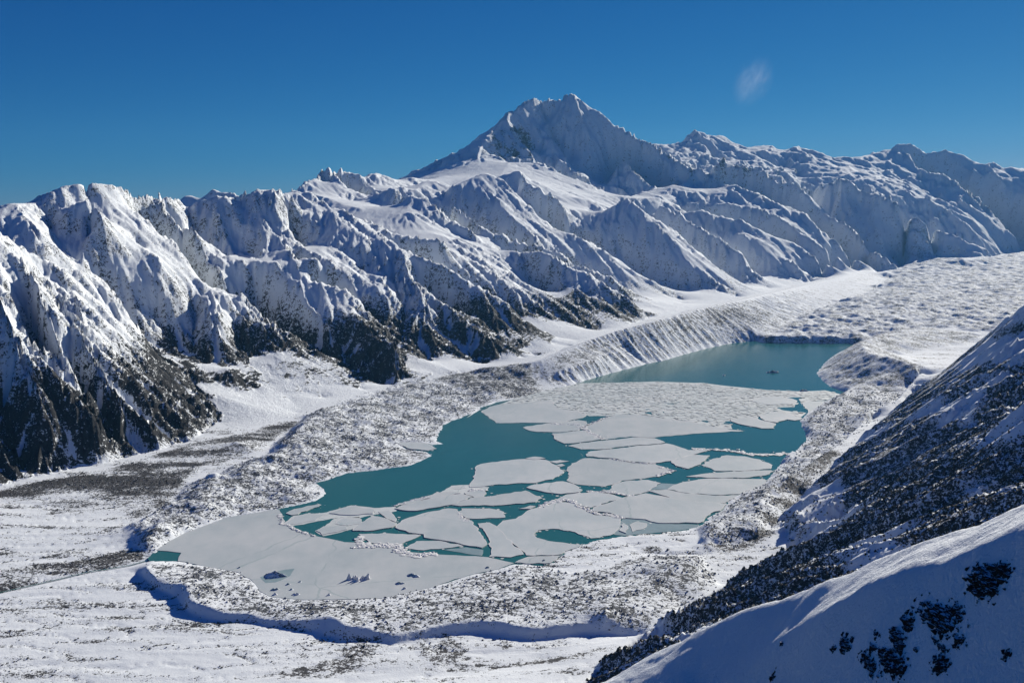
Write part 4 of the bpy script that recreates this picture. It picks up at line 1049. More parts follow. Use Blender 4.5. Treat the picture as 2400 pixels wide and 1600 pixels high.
FLOES = [
 ('B5', [(115,440),(190,405),(270,385),(480,375),(740,340),(770,375),(830,420),(1000,440),(1078,478),(1036,508),(880,543),(700,551),(400,553),(245,553),(210,520),(150,480)], 'pale smooth floe against the far left shore with a rounded left end'),
 ('B5', [(495,595),(620,572),(760,555),(1000,528),(1058,538),(1076,560),(1038,588),(1000,623),(800,638),(620,635),(560,625)], 'narrow wedge floe just below the big smooth one, its pointed left tip in open water'),
 ('B5', [(757,657),(900,642),(1060,624),(1128,662),(1206,705),(1120,720),(980,738),(872,743),(782,700)], 'short ragged floe with a stepped left edge below the narrow wedge floe'),
 ('B5', [(1045,592),(1150,558),(1300,492),(1420,472),(1600,480),(1800,512),(2050,542),(2200,582),(2352,602),(2400,615),(2518,626),(2352,636),(2000,658),(1700,687),(1480,677),(1234,707),(1184,678),(1105,640)], 'widest pale ice plate in the upper middle, straight lower edge along blue open water'),
 ('B5', [(907,765),(1000,747),(1240,718),(1500,688),(1700,694),(1798,734),(1680,748),(1400,772),(1230,794),(1030,796)], 'long thin slice of ice under the widest plate, its left tip in teal water'),
 ('B5', [(1072,845),(1112,817),(1240,801),(1500,774),(1810,744),(1900,767),(2010,806),(2190,802),(2048,848),(1950,878),(1870,903),(1680,923),(1520,912),(1300,877),(1082,862)], 'broad oval floe with a straight seam along its upper edge, right of the teal channel'),
 ('B5', [(905,960),(950,925),(1060,878),(1300,889),(1520,922),(1700,932),(1888,991),(1740,1043),(1600,1063),(1400,1082),(1320,1118),(1240,1138),(1120,1128),(1000,1118),(896,1080),(925,1040),(896,990)], 'large central floe tapering to a point on the right, smudged grey patch in its middle'),
 ('B5', [(75,945),(120,930),(440,890),(640,890),(700,895),(760,930),(870,1000),(830,1030),(760,1070),(600,1105),(400,1110),(200,1125),(100,1140),(5,1143),(35,1080)], 'big isolated floe with a slanting straight left side amid the teal water'),
 ('B5', [(527,1149),(600,1122),(860,1093),(920,1107),(1000,1142),(1037,1170),(1007,1188),(840,1208),(700,1190)], 'thin greyish lens of ice between two dark channels under the central floe'),
 ('B5', [(1332,1118),(1440,1088),(1640,1078),(1758,1106),(1678,1150),(1648,1183),(1470,1219),(1342,1193),(1210,1176),(1290,1170)], 'rounded floe touching the lower side of the large central floe'),
 ('B5', [(812,1253),(900,1212),(1140,1188),(1268,1203),(1398,1241),(1256,1288),(1118,1333),(1002,1308),(952,1278)], 'kite-shaped floe cut by a straight crack on its lower right side'),
 ('B5', [(1412,1243),(1620,1203),(1860,1248),(2100,1283),(2300,1293),(2370,1303),(2320,1345),(2200,1400),(2110,1473),(1980,1468),(1740,1473),(1620,1440),(1402,1424),(1292,1380),(1124,1363),(1143,1332)], 'largest floe in the lower right part of the lake, running to the shaded bank'),
 ('B2', [(1112,208),(1180,185),(1300,165),(1500,160),(1740,165),(1758,188),(1640,238),(1560,267),(1400,272),(1200,257),(1072,233)], 'floe wedged against the right bank above two long parallel cracks'),
 ('B2', [(934,245),(1070,237),(1200,264),(1400,281),(1560,277),(1500,305),(1460,330),(1300,325),(1100,297)], 'thin strip of ice between the two long parallel cracks by the right bank'),
 ('B6', [(290,1312),(330,1272),(480,1242),(640,1247),(600,1280),(548,1328),(500,1345),(440,1368),(400,1358),(330,1340)], 'lobed small floe hanging over dark water right of the broad oval floe'),
 ('B6', [(565,1332),(652,1285),(800,1243),(960,1253),(1100,1282),(1208,1330),(1198,1366),(1000,1381),(780,1387),(690,1384),(605,1345)], 'leaf-shaped floe crossed by a fine crack near the right bank'),
 ('B6', [(428,1440),(600,1413),(800,1398),(1200,1383),(1228,1391),(1150,1428),(1000,1448),(750,1453),(560,1443)], 'slender pointed floe directly under the leaf-shaped one'),
 ('B6', [(1080,880),(1200,847),(1300,842),(1400,872),(1487,905),(1420,924),(1350,914),(1260,943),(1150,925)], 'bright fan-shaped floe just above the blue bay on the right'),
 ('B6', [(1484,762),(1550,747),(1716,744),(1636,800),(1542,857),(1520,800)], 'white floe jammed against the right shore beside a narrow dark gap'),
 ('B6', [(1012,740),(1120,707),(1300,702),(1436,740),(1400,768),(1180,778),(1090,760)], 'smooth white patch of ice in the brash left of the narrow dark gap'),
 ('B6', [(832,912),(1000,892),(1076,902),(1130,928),(1248,955),(1228,998),(1120,998),(950,965),(840,932)], 'frayed floe of overlapping sheets at the tip of the blue bay'),
 ('B2', [(35,437),(110,382),(200,352),(330,322),(420,332),(478,372),(560,412),(700,427),(758,432),(748,480),(700,540),(600,568),(545,572),(532,562),(400,520),(280,505),(180,515),(145,545),(170,570),(250,592),(400,612),(478,618),(400,648),(340,680),(250,688),(100,688),(0,600),(-110,502),(-60,452)], 'great curved floe wrapped round the teal melt pool near the lower shore'),
 ('B1', [(1640,342),(1780,294),(1900,287),(2010,267),(2150,245),(2268,295),(2220,323),(2000,343),(1700,350)], 'long tongue of ice with a curled right end in the left channel'),
 ('B1', [(1252,368),(1300,347),(1500,300),(1700,268),(1778,287),(1700,318),(1636,343),(1400,383),(1300,378)], 'low drawn-out floe joined to the left end of the long tongue'),
 ('B1', [(1260,345),(1320,322),(1500,278),(1440,308),(1350,336)], 'small sliver along the edge of the open teal water'),
 ('B1', [(1732,260),(1800,242),(1880,237),(1868,289),(1800,290)], 'small square white floe at the foot of the isolated floe'),
 ('B1', [(1652,216),(1740,209),(1738,224),(1662,234)], 'tiny white slab off the lower left corner of the isolated floe'),
 ('B1', [(1712,367),(1900,367),(2000,391),(2008,429),(1850,436),(1742,434),(1694,402)], 'bean-shaped floe between dark leads, above the right of the triangular plate'),
 ('B1', [(1258,500),(1300,452),(1450,402),(1620,368),(1670,372),(1698,430),(1776,452),(1808,492),(1858,562),(1882,618),(1850,637),(1700,608),(1560,582),(1455,567),(1452,545),(1350,533)], 'big triangular plate with a smooth curving top edge in the lower middle'),
 ('B1', [(1322,640),(1402,592),(1560,590),(1716,622),(1600,638),(1450,653)], 'flat piece tucked under the triangular plate beside a zigzag lead'),
 ('B1', [(1824,472),(1900,464),(1958,502),(2058,602),(2136,683),(2050,702),(1903,698),(1922,640),(1882,542)], 'slanting strip of ice between two dark cracks left of the melt pool'),
 ('B1', [(962,520),(1002,481),(1060,442),(1110,422),(1200,442),(1262,470),(1228,498),(1100,519)], 'dome-shaped floe to the left of the triangular plate'),
 ('B1', [(842,470),(892,432),(1018,441),(1018,468),(930,483)], 'small faceted floe with a grey centre left of the dome-shaped one'),
 ('B1', [(712,520),(762,491),(900,486),(918,510),(850,529),(750,548)], 'small floe ringed by white rims in the lower left lead'),
 ('B1', [(802,400),(900,362),(980,347),(1108,380),(1098,403),(950,413)], 'flat-topped floe edging the open water at left centre'),
 ('B1', [(492,470),(560,422),(640,402),(778,406),(700,448),(600,468),(520,477)], 'dull grey floe in the corner where leads meet the big sheet'),
 ('B1', [(502,400),(560,372),(650,351),(728,336),(728,354),(640,384),(542,413)], 'splinter of ice near the left shore, pointing up to the right'),
 ('B1', [(947,375),(1000,363),(1080,366),(1112,389),(1060,400)], 'narrow bright floe lying on the water edge above the dome-shaped one'),
 ('B1', [(1003,542),(1220,540),(1428,550),(1300,608),(1268,622),(1080,600)], 'flat floe above the white crumpled ridge of the big front sheet'),
 ('B2', [(22,739),(110,702),(250,697),(336,692),(262,742),(100,746)], 'small plate pinned to the near shore beside the creek mouth'),
 ('B2', [(742,520),(770,472),(798,490),(786,538)], 'upended white shard standing in grey ice near the creek mouth'),
 ('B2', [(812,480),(860,457),(928,470),(918,498),(832,528)], 'crumbled white patch set in grey ice near the creek mouth'),
 ('B4', [(1295,541),(1420,533),(1560,545),(1660,595),(1582,612),(1430,598)], 'ice sheet filling the small cove of the left bank'),
 ('B5', [(520,880),(600,866),(698,882),(600,893)], 'sliver just off the top edge of the isolated floe'),
 ('B5', [(737,908),(830,897),(913,905),(800,923)], 'small sliver between the isolated floe and the central floe'),
 ('B5', [(802,941),(850,932),(878,945),(840,957)], 'tiny round floe at the right end of the isolated floe'),
 ('B5', [(462,1345),(560,1317),(608,1321),(560,1344)], 'small spindle of ice in the lead above the melt pool floe'),
 ('B1', [(1140,390),(1210,378),(1262,440),(1255,458),(1180,420)], 'pair of thin rafted strips beside the dome-shaped floe'),
 ('B1', [(1440,305),(1530,262),(1640,250),(1700,262),(1560,290)], 'thin new ice bridging the small floes below the isolated floe'),
]
FXY = []
for i, (c, pts, lab) in enumerate(FLOES):
    pl = plan(onz(c, pts))
    FXY.append(pl)
    d = sum(math.hypot(x, y) for x, y in pl) / len(pl)
    o = slab('ice_floe', roughen(grow(pl, 1.2), d * 0.006, d * 0.0017, i), -1.0, 1.0 + 0.035 * ((i * 17) % 49), M_ICE, rim=d * 0.0011)
    tag(o, lab, 'ice floe', 'ice floes on the lake')
# the unbroken sheet at the near end
main = plan(onz('A8', [(1262, 668), (1160, 655), (1092, 652), (1110, 628), (1150, 600), (1260, 540), (1400, 490), (1560, 430), (1720, 405), (1900, 375)]))
main += plan(onz('B1', [(445, 378), (468, 420), (482, 468), (540, 490), (572, 520), (640, 540), (700, 560), (780, 575), (850, 590), (900, 602), (1000, 605), (1130, 624), (1262, 628), (1300, 648), (1330, 668), (1480, 680), (1600, 690), (1800, 698), (1890, 706), (2060, 742)]))
main += plan(onz('B1', [(1950, 780), (1800, 810), (1650, 850), (1520, 900), (1300, 950), (1150, 980), (900, 985), (700, 990), (560, 985), (400, 970), (330, 930), (270, 850), (180, 800), (0, 770)]))
main += plan(onz('A8', [(1300, 731), (1238, 724), (1245, 700)]))
o = slab('ice_sheet', roughen(grow(main, 5), 22, 2.5, 99), -1.0, 0.97, M_ICE)
tag(o, 'unbroken pale ice sheet covering the whole near end of the lake', 'ice sheet')
for k, (c, pts, lab) in enumerate([
    ('B2', [(762, 434), (880, 437), (1010, 467), (1290, 478), (1284, 496), (1100, 522), (900, 540), (780, 552), (705, 546), (740, 485)], 'dull grey sheet of thin ice by the creek mouth at the near shore'),
    ('B2', [(950, 236), (1030, 192), (1180, 200), (1082, 234)], 'dull grey film of thin ice beside the rounded floe'),
    ('B5', [(760, 640), (900, 632), (1020, 626), (900, 646), (770, 655)], 'grey strip of refrozen water between two ragged floes'),
    ('B1', [(1590, 650), (1740, 632), (1860, 650), (1850, 690), (1760, 680)], 'film of new ice in the lead under the triangular plate'),
    ('A8', [(1790, 840), (1900, 800), (2030, 780), (2000, 830), (1900, 875), (1830, 880)], 'darker thin ice round the striped grey iceberg')]):
    pl = plan(onz(c, pts))
    o = slab('thin_ice', roughen(pl, 20, 3, 200 + k), -1.0, 0.55 if k < 4 else 1.05, M_THIN)
    tag(o, lab, 'thin ice')

for k, (pts, lab) in enumerate([
    ([(478, 468), (556, 414), (780, 392), (950, 344), (1110, 362), (1255, 352), (1262, 384), (1130, 404), (1015, 430), (880, 427), (722, 452), (620, 476), (548, 484)], 'slushy refrozen ice binding the small floes below the open water at left'),
    ([(700, 520), (770, 486), (840, 430), (1005, 424), (1035, 470), (985, 500), (880, 530), (760, 556)], 'slushy ice around the small floes in the left corner lead'),
    ([(1640, 208), (1760, 202), (1900, 218), (1890, 240), (1740, 262), (1600, 296), (1520, 300), (1560, 262)], 'slushy ice at the foot of the big isolated floe')]):
    pl = plan(onz('B1', pts))
    o = slab('slush_ice', roughen(pl, 14, 3, 500 + k), -1.0, 0.62, M_BRASH)
    tag(o, lab, 'slush ice')

# brash: a crushed field with hundreds of broken plates
BR = plan(onz('B5', [(275, 383), (500, 300), (700, 250), (900, 202), (1000, 188), (1400, 182), (1700, 172), (2068, 185)]))
BR += plan(onz('B6', [(560, 575), (760, 600), (900, 615), (1200, 645), (1500, 655), (1700, 645), (1840, 680), (1720, 735), (1550, 745), (1484, 762), (1505, 830), (1530, 850), (1505, 870), (1480, 890), (1400, 868), (1250, 830), (1100, 870), (1080, 900), (1010, 888), (832, 912), (850, 1000), (784, 993), (632, 973), (482, 932)]))
BR += plan(onz('B5', [(1800, 510), (1600, 478), (1420, 468), (1290, 488), (1100, 490), (1078, 478), (1000, 438), (830, 418), (770, 372), (740, 338), (480, 373)]))
o = slab('brash_ice', roughen(BR, 40, 4, 300), -1.0, 0.45, M_BRASH)
tag(o, 'crushed brash ice between the broken plates across the lake', 'brash ice', kind='stuff')
leads = [plan(onz('B6', q)) for q in ([(1350, 712), (1488, 708), (1492, 735), (1475, 760), (1520, 800), (1532, 852), (1440, 845), (1250, 818), (1265, 805), (1415, 800), (1425, 765), (1445, 740), (1400, 722)],
          [(780, 930), (900, 922), (940, 935), (830, 958), (765, 955)], [(215, 770), (380, 750), (300, 772)], [(40, 855), (90, 838), (120, 850), (110, 868)], [(560, 925), (650, 925), (620, 942)], [(180, 850), (300, 822), (240, 852)], [(20, 825), (120, 812), (100, 826)])]
for k, q in enumerate(leads):
    pass
BA = np.array(BR)
x0, x1, y0, y1 = BA[:, 0].min(), BA[:, 0].max(), BA[:, 1].min(), BA[:, 1].max()
pieces = []
r_ = random.Random(5)
def pip(x, y, poly):
    ins = False
    for (ax, ay), (bx, by) in zip(poly, poly[1:] + poly[:1]):
        if (ay > y) != (by > y) and x < (bx - ax) * (y - ay) / (by - ay) + ax:
            ins = not ins
    return ins
cx_, cy_ = 40.0, 55.0
gx_n, gy_n = int((x1 - x0) / cx_) + 1, int((y1 - y0) / cy_) + 1
J = {}
def jp(i, j):
    if (i, j) not in J:
        J[(i, j)] = (x0 + i * cx_ + r_.uniform(-.42, .42) * cx_ + 0.3 * (j % 3) * cx_, y0 + j * cy_ + r_.uniform(-.42, .42) * cy_)
    return J[(i, j)]
blockers = [FXY[0], FXY[3], FXY[17], FXY[18], FXY[19], FXY[20]] + leads
for i in range(gx_n):
    for j in range(gy_n):
        q = [jp(i, j), jp(i + 1, j), jp(i + 1, j + 1), jp(i, j + 1)]
        mx, my = sum(p_[0] for p_ in q) / 4, sum(p_[1] for p_ in q) / 4
        if not all(pip(p_[0], p_[1], BR) for p_ in q): continue
        if any(pip(mx, my, f) for f in blockers): continue
        if r_.random() < 0.10: continue
        sc_ = r_.uniform(0.80, 0.95)
        q = [(mx + (p_[0] - mx) * sc_, my + (p_[1] - my) * sc_) for p_ in q]
        # knock off corners
        qq = []
        for a, b_ in zip(q, q[1:] + q[:1]):
            t1, t2 = r_.uniform(0.05, 0.3), r_.uniform(0.7, 0.95)
            qq += [(a[0] + (b_[0] - a[0]) * t1, a[1] + (b_[1] - a[1]) * t1), (a[0] + (b_[0] - a[0]) * t2, a[1] + (b_[1] - a[1]) * t2)]
        pieces.append((math.hypot(mx, my), qq))
pieces.sort(key=lambda t: t[0])
rest_v, rest_f = [], []
for k, (d, q) in enumerate(pieces):
    z = 0.9 + 0.5 * r_.random()
    if k < 280:
        o = slab('ice_plate', q, -0.5, z, M_BRASH)
        tag(o, 'jagged pale ice plate in the crushed ice field across the lake', 'ice plate', 'broken plates of the crushed ice field')
    else:
        n = len(rest_v)
        rest_v += [(x, y, z) for x, y in q] + [(x, y, -0.3) for x, y in q]
        m_ = len(q)
        rest_f.append(tuple(range(n, n + m_)))
        rest_f += [(n + a, n + a + m_, n + (a + 1) % m_ + m_, n + (a + 1) % m_) for a in range(m_)]
# small shards between them
for _ in range(2600):
    x, y = r_.uniform(x0, x1), r_.uniform(y0, y1)
    if not pip(x, y, BR) or any(pip(x, y, f) for f in blockers): continue
    w, l = r_.uniform(3, 12), r_.uniform(4, 16); a = r_.uniform(0, math.pi); z = r_.uniform(1.2, 3.0)
    n = len(rest_v)
    for ux, uy in ((-1, -.6), (.4, -1), (1, .5), (-.5, 1)):
        ux *= w; uy *= l
        rest_v.append((x + ux * math.cos(a) - uy * math.sin(a), y + ux * math.sin(a) + uy * math.cos(a), z + r_.uniform(-.6, .6)))
    rest_f.append((n, n + 1, n + 2, n + 3))
me = bpy.data.meshes.new('ice_shards'); me.from_pydata(rest_v, [], rest_f); me.materials.append(M_BRASH); me.update()
o = bpy.data.objects.new('ice_shards', me); COL.objects.link(o)
tag(o, 'small and far shards of the crushed ice field', 'ice shards', kind='stuff')
for k, q in enumerate(leads):
    o = flat_poly('open_water', [tuple(p_) for p_ in roughen(q, 20, 4, 400 + k)], 0.49, m_water)
    o['kind'] = 'structure'

# bits of ice floating in the leads beside the floes
fv, ff = [], []
for pl in FXY:
    per = sum(math.dist(a, b_) for a, b_ in zip(pl, pl[1:] + pl[:1]))
    for _ in range(int(per / 26)):
        k = r_.randrange(len(pl)); a, b_ = pl[k], pl[(k + 1) % len(pl)]; t = r_.random()
        x, y = a[0] + (b_[0] - a[0]) * t + r_.gauss(0, 9), a[1] + (b_[1] - a[1]) * t + r_.gauss(0, 9)
        w = 1.2 + 5.5 * r_.random() ** 2.2; n = len(fv); a0 = r_.uniform(0, 6.28); zt = r_.uniform(0.45, 0.9)
        for q in range(5):
            an = a0 + q * 1.2566
            fv.append((x + w * r_.uniform(.6, 1.3) * math.cos(an), y + w * r_.uniform(.7, 1.6) * math.sin(an), zt))
        ff.append(tuple(range(n, n + 5)))
me = bpy.data.meshes.new('ice_fragments'); me.from_pydata(fv, [], ff); me.materials.append(M_BRASH); me.update()
o = bpy.data.objects.new('ice_fragments', me); COL.objects.link(o)
tag(o, 'small ice fragments floating in the dark leads between floes', 'ice fragments', kind='stuff')

# crumpled white ridges where plates have been pushed together
rv_, rf_ = [], []
RIDGES = [('B5', [(1030, 590), (1100, 640), (1180, 680), (1220, 702)], 16, 90), ('B5', [(1045, 585), (1150, 548), (1290, 492)], 8, 60),
          ('B1', [(990, 560), (1020, 600), (1090, 628), (1160, 612), (1270, 630), (1300, 670), (1400, 690), (1520, 680)], 14, 170), ('B1', [(960, 635), (1060, 628), (1250, 625)], 8, 60),
          ('B5', [(800, 1268), (880, 1255), (950, 1275), (1010, 1320), (1120, 1365), (1200, 1395), (1300, 1400), (1400, 1428)], 9, 150), ('B5', [(640, 1325), (720, 1290), (840, 1268)], 9, 60),
          ('B5', [(760, 560), (830, 568), (1010, 572)], 9, 60), ('B5', [(1100, 1180), (1200, 1190), (1300, 1190), (1420, 1215), (1500, 1225)], 6, 70),
          ('B5', [(1720, 1040), (1800, 1015), (1880, 992), (1760, 960)], 8, 50), ('B1', [(700, 560), (560, 510), (480, 470), (450, 400)], 5, 60), ('B1', [(1690, 395), (1720, 450), (1770, 455)], 9, 40),
          ('B5', [(2, 1180), (60, 1165), (140, 1175)], 8, 40), ('B5', [(1300, 885), (1520, 920), (1700, 930)], 4, 60), ('B1', [(1260, 345), (1330, 322), (1500, 280)], 5, 40), ('B6', [(480, 1185), (700, 1190), (900, 1205), (1000, 1235), (1150, 1240), (1350, 1225)], 16, 150)]
for c, pts, wid, num in RIDGES:
    pl = plan(onz(c, pts))
    seg = [math.dist(a, b_) for a, b_ in zip(pl[:-1], pl[1:])]
    for _ in range(num):
        t = r_.uniform(0, sum(seg)); k = 0
        while k < len(seg) - 1 and t > seg[k]: t -= seg[k]; k += 1
        f = t / seg[k]
        x = pl[k][0] * (1 - f) + pl[k + 1][0] * f + r_.gauss(0, wid * 0.6)
        y = pl[k][1] * (1 - f) + pl[k + 1][1] * f + r_.gauss(0, wid * 0.6)
        s_ = r_.uniform(2.5, 8) * (1 + wid / 20)
        a = r_.uniform(0, 6.28)
        n = len(rv_)
        zz = r_.uniform(0.5, 2.2)
        for q in range(5):
            an = a + q * 1.2566 + r_.uniform(-.3, .3)
            rr = s_ * r_.uniform(0.5, 1.1)
            rv_.append((x + rr * math.cos(an), y + rr * math.sin(an), 1.0 + r_.uniform(0.2, 1.0)))
        rv_.append((x, y, 1.6 + zz))
        rf_ += [(n + q, n + (q + 1) % 5, n + 5) for q in range(5)]
me = bpy.data.meshes.new('ice_rubble'); me.from_pydata(rv_, [], rf_); me.materials.append(M_RUB); me.update()
o = bpy.data.objects.new('ice_rubble', me); COL.objects.link(o)
tag(o, 'white crumpled ice pushed up along the seams between floes', 'ice rubble', kind='stuff')

# ------------------------------------------------------------------ icebergs
def berg_mat(name, ca, cb, stripes):
    m, nt, b = mat(name)
    g = N(nt); P = g.geo()
    wv = nt.nodes.new('ShaderNodeTexWave'); wv.wave_type = 'BANDS'; wv.bands_direction = 'Z'
    wv.inputs['Scale'].default_value = stripes; wv.inputs['Distortion'].default_value = 2.5
    rot = nt.nodes.new('ShaderNodeVectorRotate'); rot.rotation_type = 'EULER_XYZ'; rot.inputs['Rotation'].default_value = (0.3, 0.35, 0)
    g.put(rot.inputs['Vector'], P); g.put(wv.inputs['Vector'], rot.outputs[0])
    nz = g.xyz(g.geo('Normal'))[2]
    c = g.mix(wv.outputs['Fac'], ca, cb)
    c = g.mix(g.ramp(g.math('ADD', nz, g.noise(P, 0.25, 2, .5)), 1.02, 1.25), c, (0.8, 0.82, 0.85, 1))
    nt.links.new(c, b.inputs['Base Color'])
    b.inputs['Roughness'].default_value = 0.4
    return m
M_BERG_D = berg_mat('dirty_striped_ice', (0.035, 0.07, 0.09, 1), (0.16, 0.22, 0.26, 1), 0.12)
M_BERG_W = berg_mat('white_berg_ice', (0.60, 0.62, 0.66, 1), (0.80, 0.80, 0.82, 1), 0.1)
M_BERG_T = berg_mat('wet_teal_ice', (0.05, 0.16, 0.18, 1), (0.20, 0.36, 0.38, 1), 0.12)
def berg(c, x, y, peaks, m, label, w, l, seed, ang=0.0, hscale=1.0):
    """low irregular hull with sharp peaks: peaks are (u, v, height, radius) in the hull's own -1..1 frame"""
    bx, by = plan(onz(c, [(x, y)]))[0]
    nn_ = 30
    r2 = random.Random(seed)
    vs, fs = [(0, 0, 0)], []
    ph = [r2.uniform(0, 6.28) for _ in range(6)]
    rings = 12
    def hh(u_, v_):
        z = 0
        for pu, pv, ht, rad in peaks:
            d = math.hypot(u_ - pu, v_ - pv) / rad
            z = max(z, ht * max(0, 1 - d) ** 0.75)
        e = math.hypot(u_, v_)
        z += 1.3 * max(0, 1 - e) * (1 + 0.7 * math.sin(7 * u_ + ph[0]) * math.cos(6 * v_ + ph[1]))
        z += r2.uniform(-0.4, 0.4) * (z > 1.5)
        return max(z, 0) * hscale if e < 0.99 else -0.8
    vs = [(0, 0, hh(0, 0))]
    for k in range(1, rings + 1):
        for j in range(nn_):
            th_ = 2 * math.pi * j / nn_
            wob = 1 + 0.16 * math.sin(2 * th_ + ph[2]) + 0.12 * math.sin(3 * th_ + ph[3]) + 0.08 * math.sin(7 * th_ + ph[4])
            u_, v_ = math.cos(th_) * k / rings, math.sin(th_) * k / rings
            xx, yy = u_ * wob * w, v_ * wob * l
            vs.append((xx * math.cos(ang) - yy * math.sin(ang), xx * math.sin(ang) + yy * math.cos(ang), hh(u_, v_)))
    fs = [(0, 1 + j, 1 + (j + 1) % nn_) for j in range(nn_)]
    for k in range(rings - 1):
        for j in range(nn_):
            a = 1 + k * nn_ + j; b2 = 1 + k * nn_ + (j + 1) % nn_
            fs.append((a, a + nn_, b2 + nn_, b2))
    me = bpy.data.meshes.new('iceberg'); me.from_pydata(vs, [], fs); me.materials.append(m); me.update()
    o = bpy.data.objects.new('iceberg', me); o.location = (bx, by, 0.9); COL.objects.link(o)
    tag(o, label, 'iceberg', 'icebergs in the lake')
    return o
berg('B1', 425, 832, [(-.35, .1, 9, .7), (0, .2, 12, .6), (.25, .0, 10, .55), (.5, -.1, 7, .45), (-.1, -.3, 7, .5)], M_BERG_D, 'dark striped iceberg frozen into the near sheet, leaning to the right', 33, 17, 1)
berg('B1', 990, 858, [(-.75, .15, 17, .22), (-.1, -.1, 15, .2), (.15, -.55, 13, .26), (.45, .3, 10, .2), (.8, .3, 18, .2), (-.35, .4, 9, .25)], M_BERG_W, 'white iceberg with several sharp towers casting shadows on the ice', 26, 17, 2)
berg('B1', 1380, 830, [(-.3, .2, 5, .6), (.4, -.2, 4, .5)], M_BERG_T, 'wet teal iceberg right of the towered one, farther from shore', 17, 10, 3, -0.3)
berg('B1', 1284, 885, [(-.2, .1, 3.5, .6), (.5, 0, 3, .4)], M_BERG_T, 'small oval teal iceberg below the wet teal one', 12, 7, 4)
berg('B1', 1315, 920, [(0, .1, 4, .6)], M_BERG_W, 'little white iceberg closest to the near shore, right of centre', 7, 5, 5, -0.4)
berg('B1', 1890, 774, [(0, 0, 3, .6)], M_BERG_T, 'lone teal ice lump near the tip of the moraine shore', 8, 5, 6)
berg('B1', 2278, 727, [(0, 0, 3, .6)], M_BERG_T, 'ice lump on the small plate by the creek mouth', 8, 5, 7)
berg('B1', 797, 963, [(0, 0, 3.5, .6)], M_BERG_W, 'single white ice lump at the middle of the near shoreline', 6, 4, 8)
berg('B1', 428, 927, [(-.4, 0, 4, .5), (.3, .1, 3.5, .5)], M_BERG_T, 'uppermost of the dark ice lumps off the left end of the near shore', 10, 6, 9)
berg('B1', 425, 960, [(0, 0, 4, .6)], M_BERG_W, 'pale ice lump nearest the boulder-strewn point', 8, 6, 10)
berg('B1', 572, 960, [(.2, 0, 4, .5), (-.5, 0, 3, .4)], M_BERG_W, 'rightmost of the pale ice lumps close to the boulder-strewn point', 11, 6, 11)
berg('B1', 515, 890, [(0, 0, 3, .5)], M_BERG_T, 'small dark lump of ice between the striped iceberg and the shore', 9, 5, 12)
berg('B1', 538, 926, [(0, 0, 2.6, .5)], M_BERG_T, 'small dark lump of ice right of the uppermost shore lump', 8, 5, 13)
berg('B1', 598, 872, [(0, 0, 2.4, .5)], M_BERG_T, 'tiny dark lump of ice below right of the striped iceberg', 6, 4, 14)
berg('B1', 178, 776, [(0, 0, 2.4, .5)], M_BERG_T, 'tiny dark lump of ice near the moraine at left', 7, 4, 15)
berg('B6', 1210, 482, [(-.5, 0, 7, .35), (.1, 0, 14, .4), (.3, 0, 9, .5), (.75, 0, 8, .3)], M_BERG_D, 'grey iceberg alone in the far open water', 34, 17, 16)
berg('B6', 770, 508, [(0, 0, 4, .6)], M_BERG_W, 'low pale iceberg left of the grey one in the far open water', 11, 7, 17)
berg('B6', 1508, 652, [(-.4, 0, 9, .5), (.2, 0, 7, .5)], M_BERG_D, 'dark iceberg caught on the upper rim of the brash ice', 26, 14, 18)

# ------------------------------------------------------------------ shrubs, boulders, outcrops
def hit(c, x, y, far=30000.0):
    """where the line of sight through a measured pixel meets the ground"""
    a, t = ray(c, x, y)
    i = int(np.clip(np.searchsorted(cols, a), 1, nc - 1))
    col = h[:, i]
    j = np.nonzero(col >= CAM_Z + t * rows)[0]
    j = int(j[0]) if len(j) else nr - 2
    r = rows[j]
    return (r * math.sin(a), r * math.cos(a), float(col[j]))

m_shrub, nt, b = mat('dark_snowy_shrub')
g = N(nt); P = g.geo(); nz = g.xyz(g.geo('Normal'))[2]
sn = g.noise(P, 1 / 3.0, 2, 0.6); sv = g.noise(P, 1 / 14.0, 2, 0.6)
cc_ = g.mix(sv, (0.012, 0.014, 0.012, 1), (0.055, 0.046, 0.036, 1))
nt.links.new(g.mix(g.ramp(g.math('ADD', g.math('MULTIPLY', nz, 0.55), sn), 0.92, 1.08), cc_, (0.75, 0.77, 0.80, 1)), b.inputs['Base Color'])
m_boul, nt, b = mat('snow_capped_boulder')
g = N(nt); P = g.geo(); nz = g.xyz(g.geo('Normal'))[2]
sn = g.noise(P, 1 / 4.0, 2, 0.6); sv = g.noise(P, 1 / 20.0, 2, 0.6)
cc_ = g.mix(sv, (0.055, 0.06, 0.07, 1), (0.15, 0.158, 0.17, 1))
nt.links.new(g.mix(g.ramp(g.math('ADD', g.math('MULTIPLY', nz, 0.6), sn), 0.86, 1.0), cc_, (0.80, 0.82, 0.85, 1)), b.inputs['Base Color'])

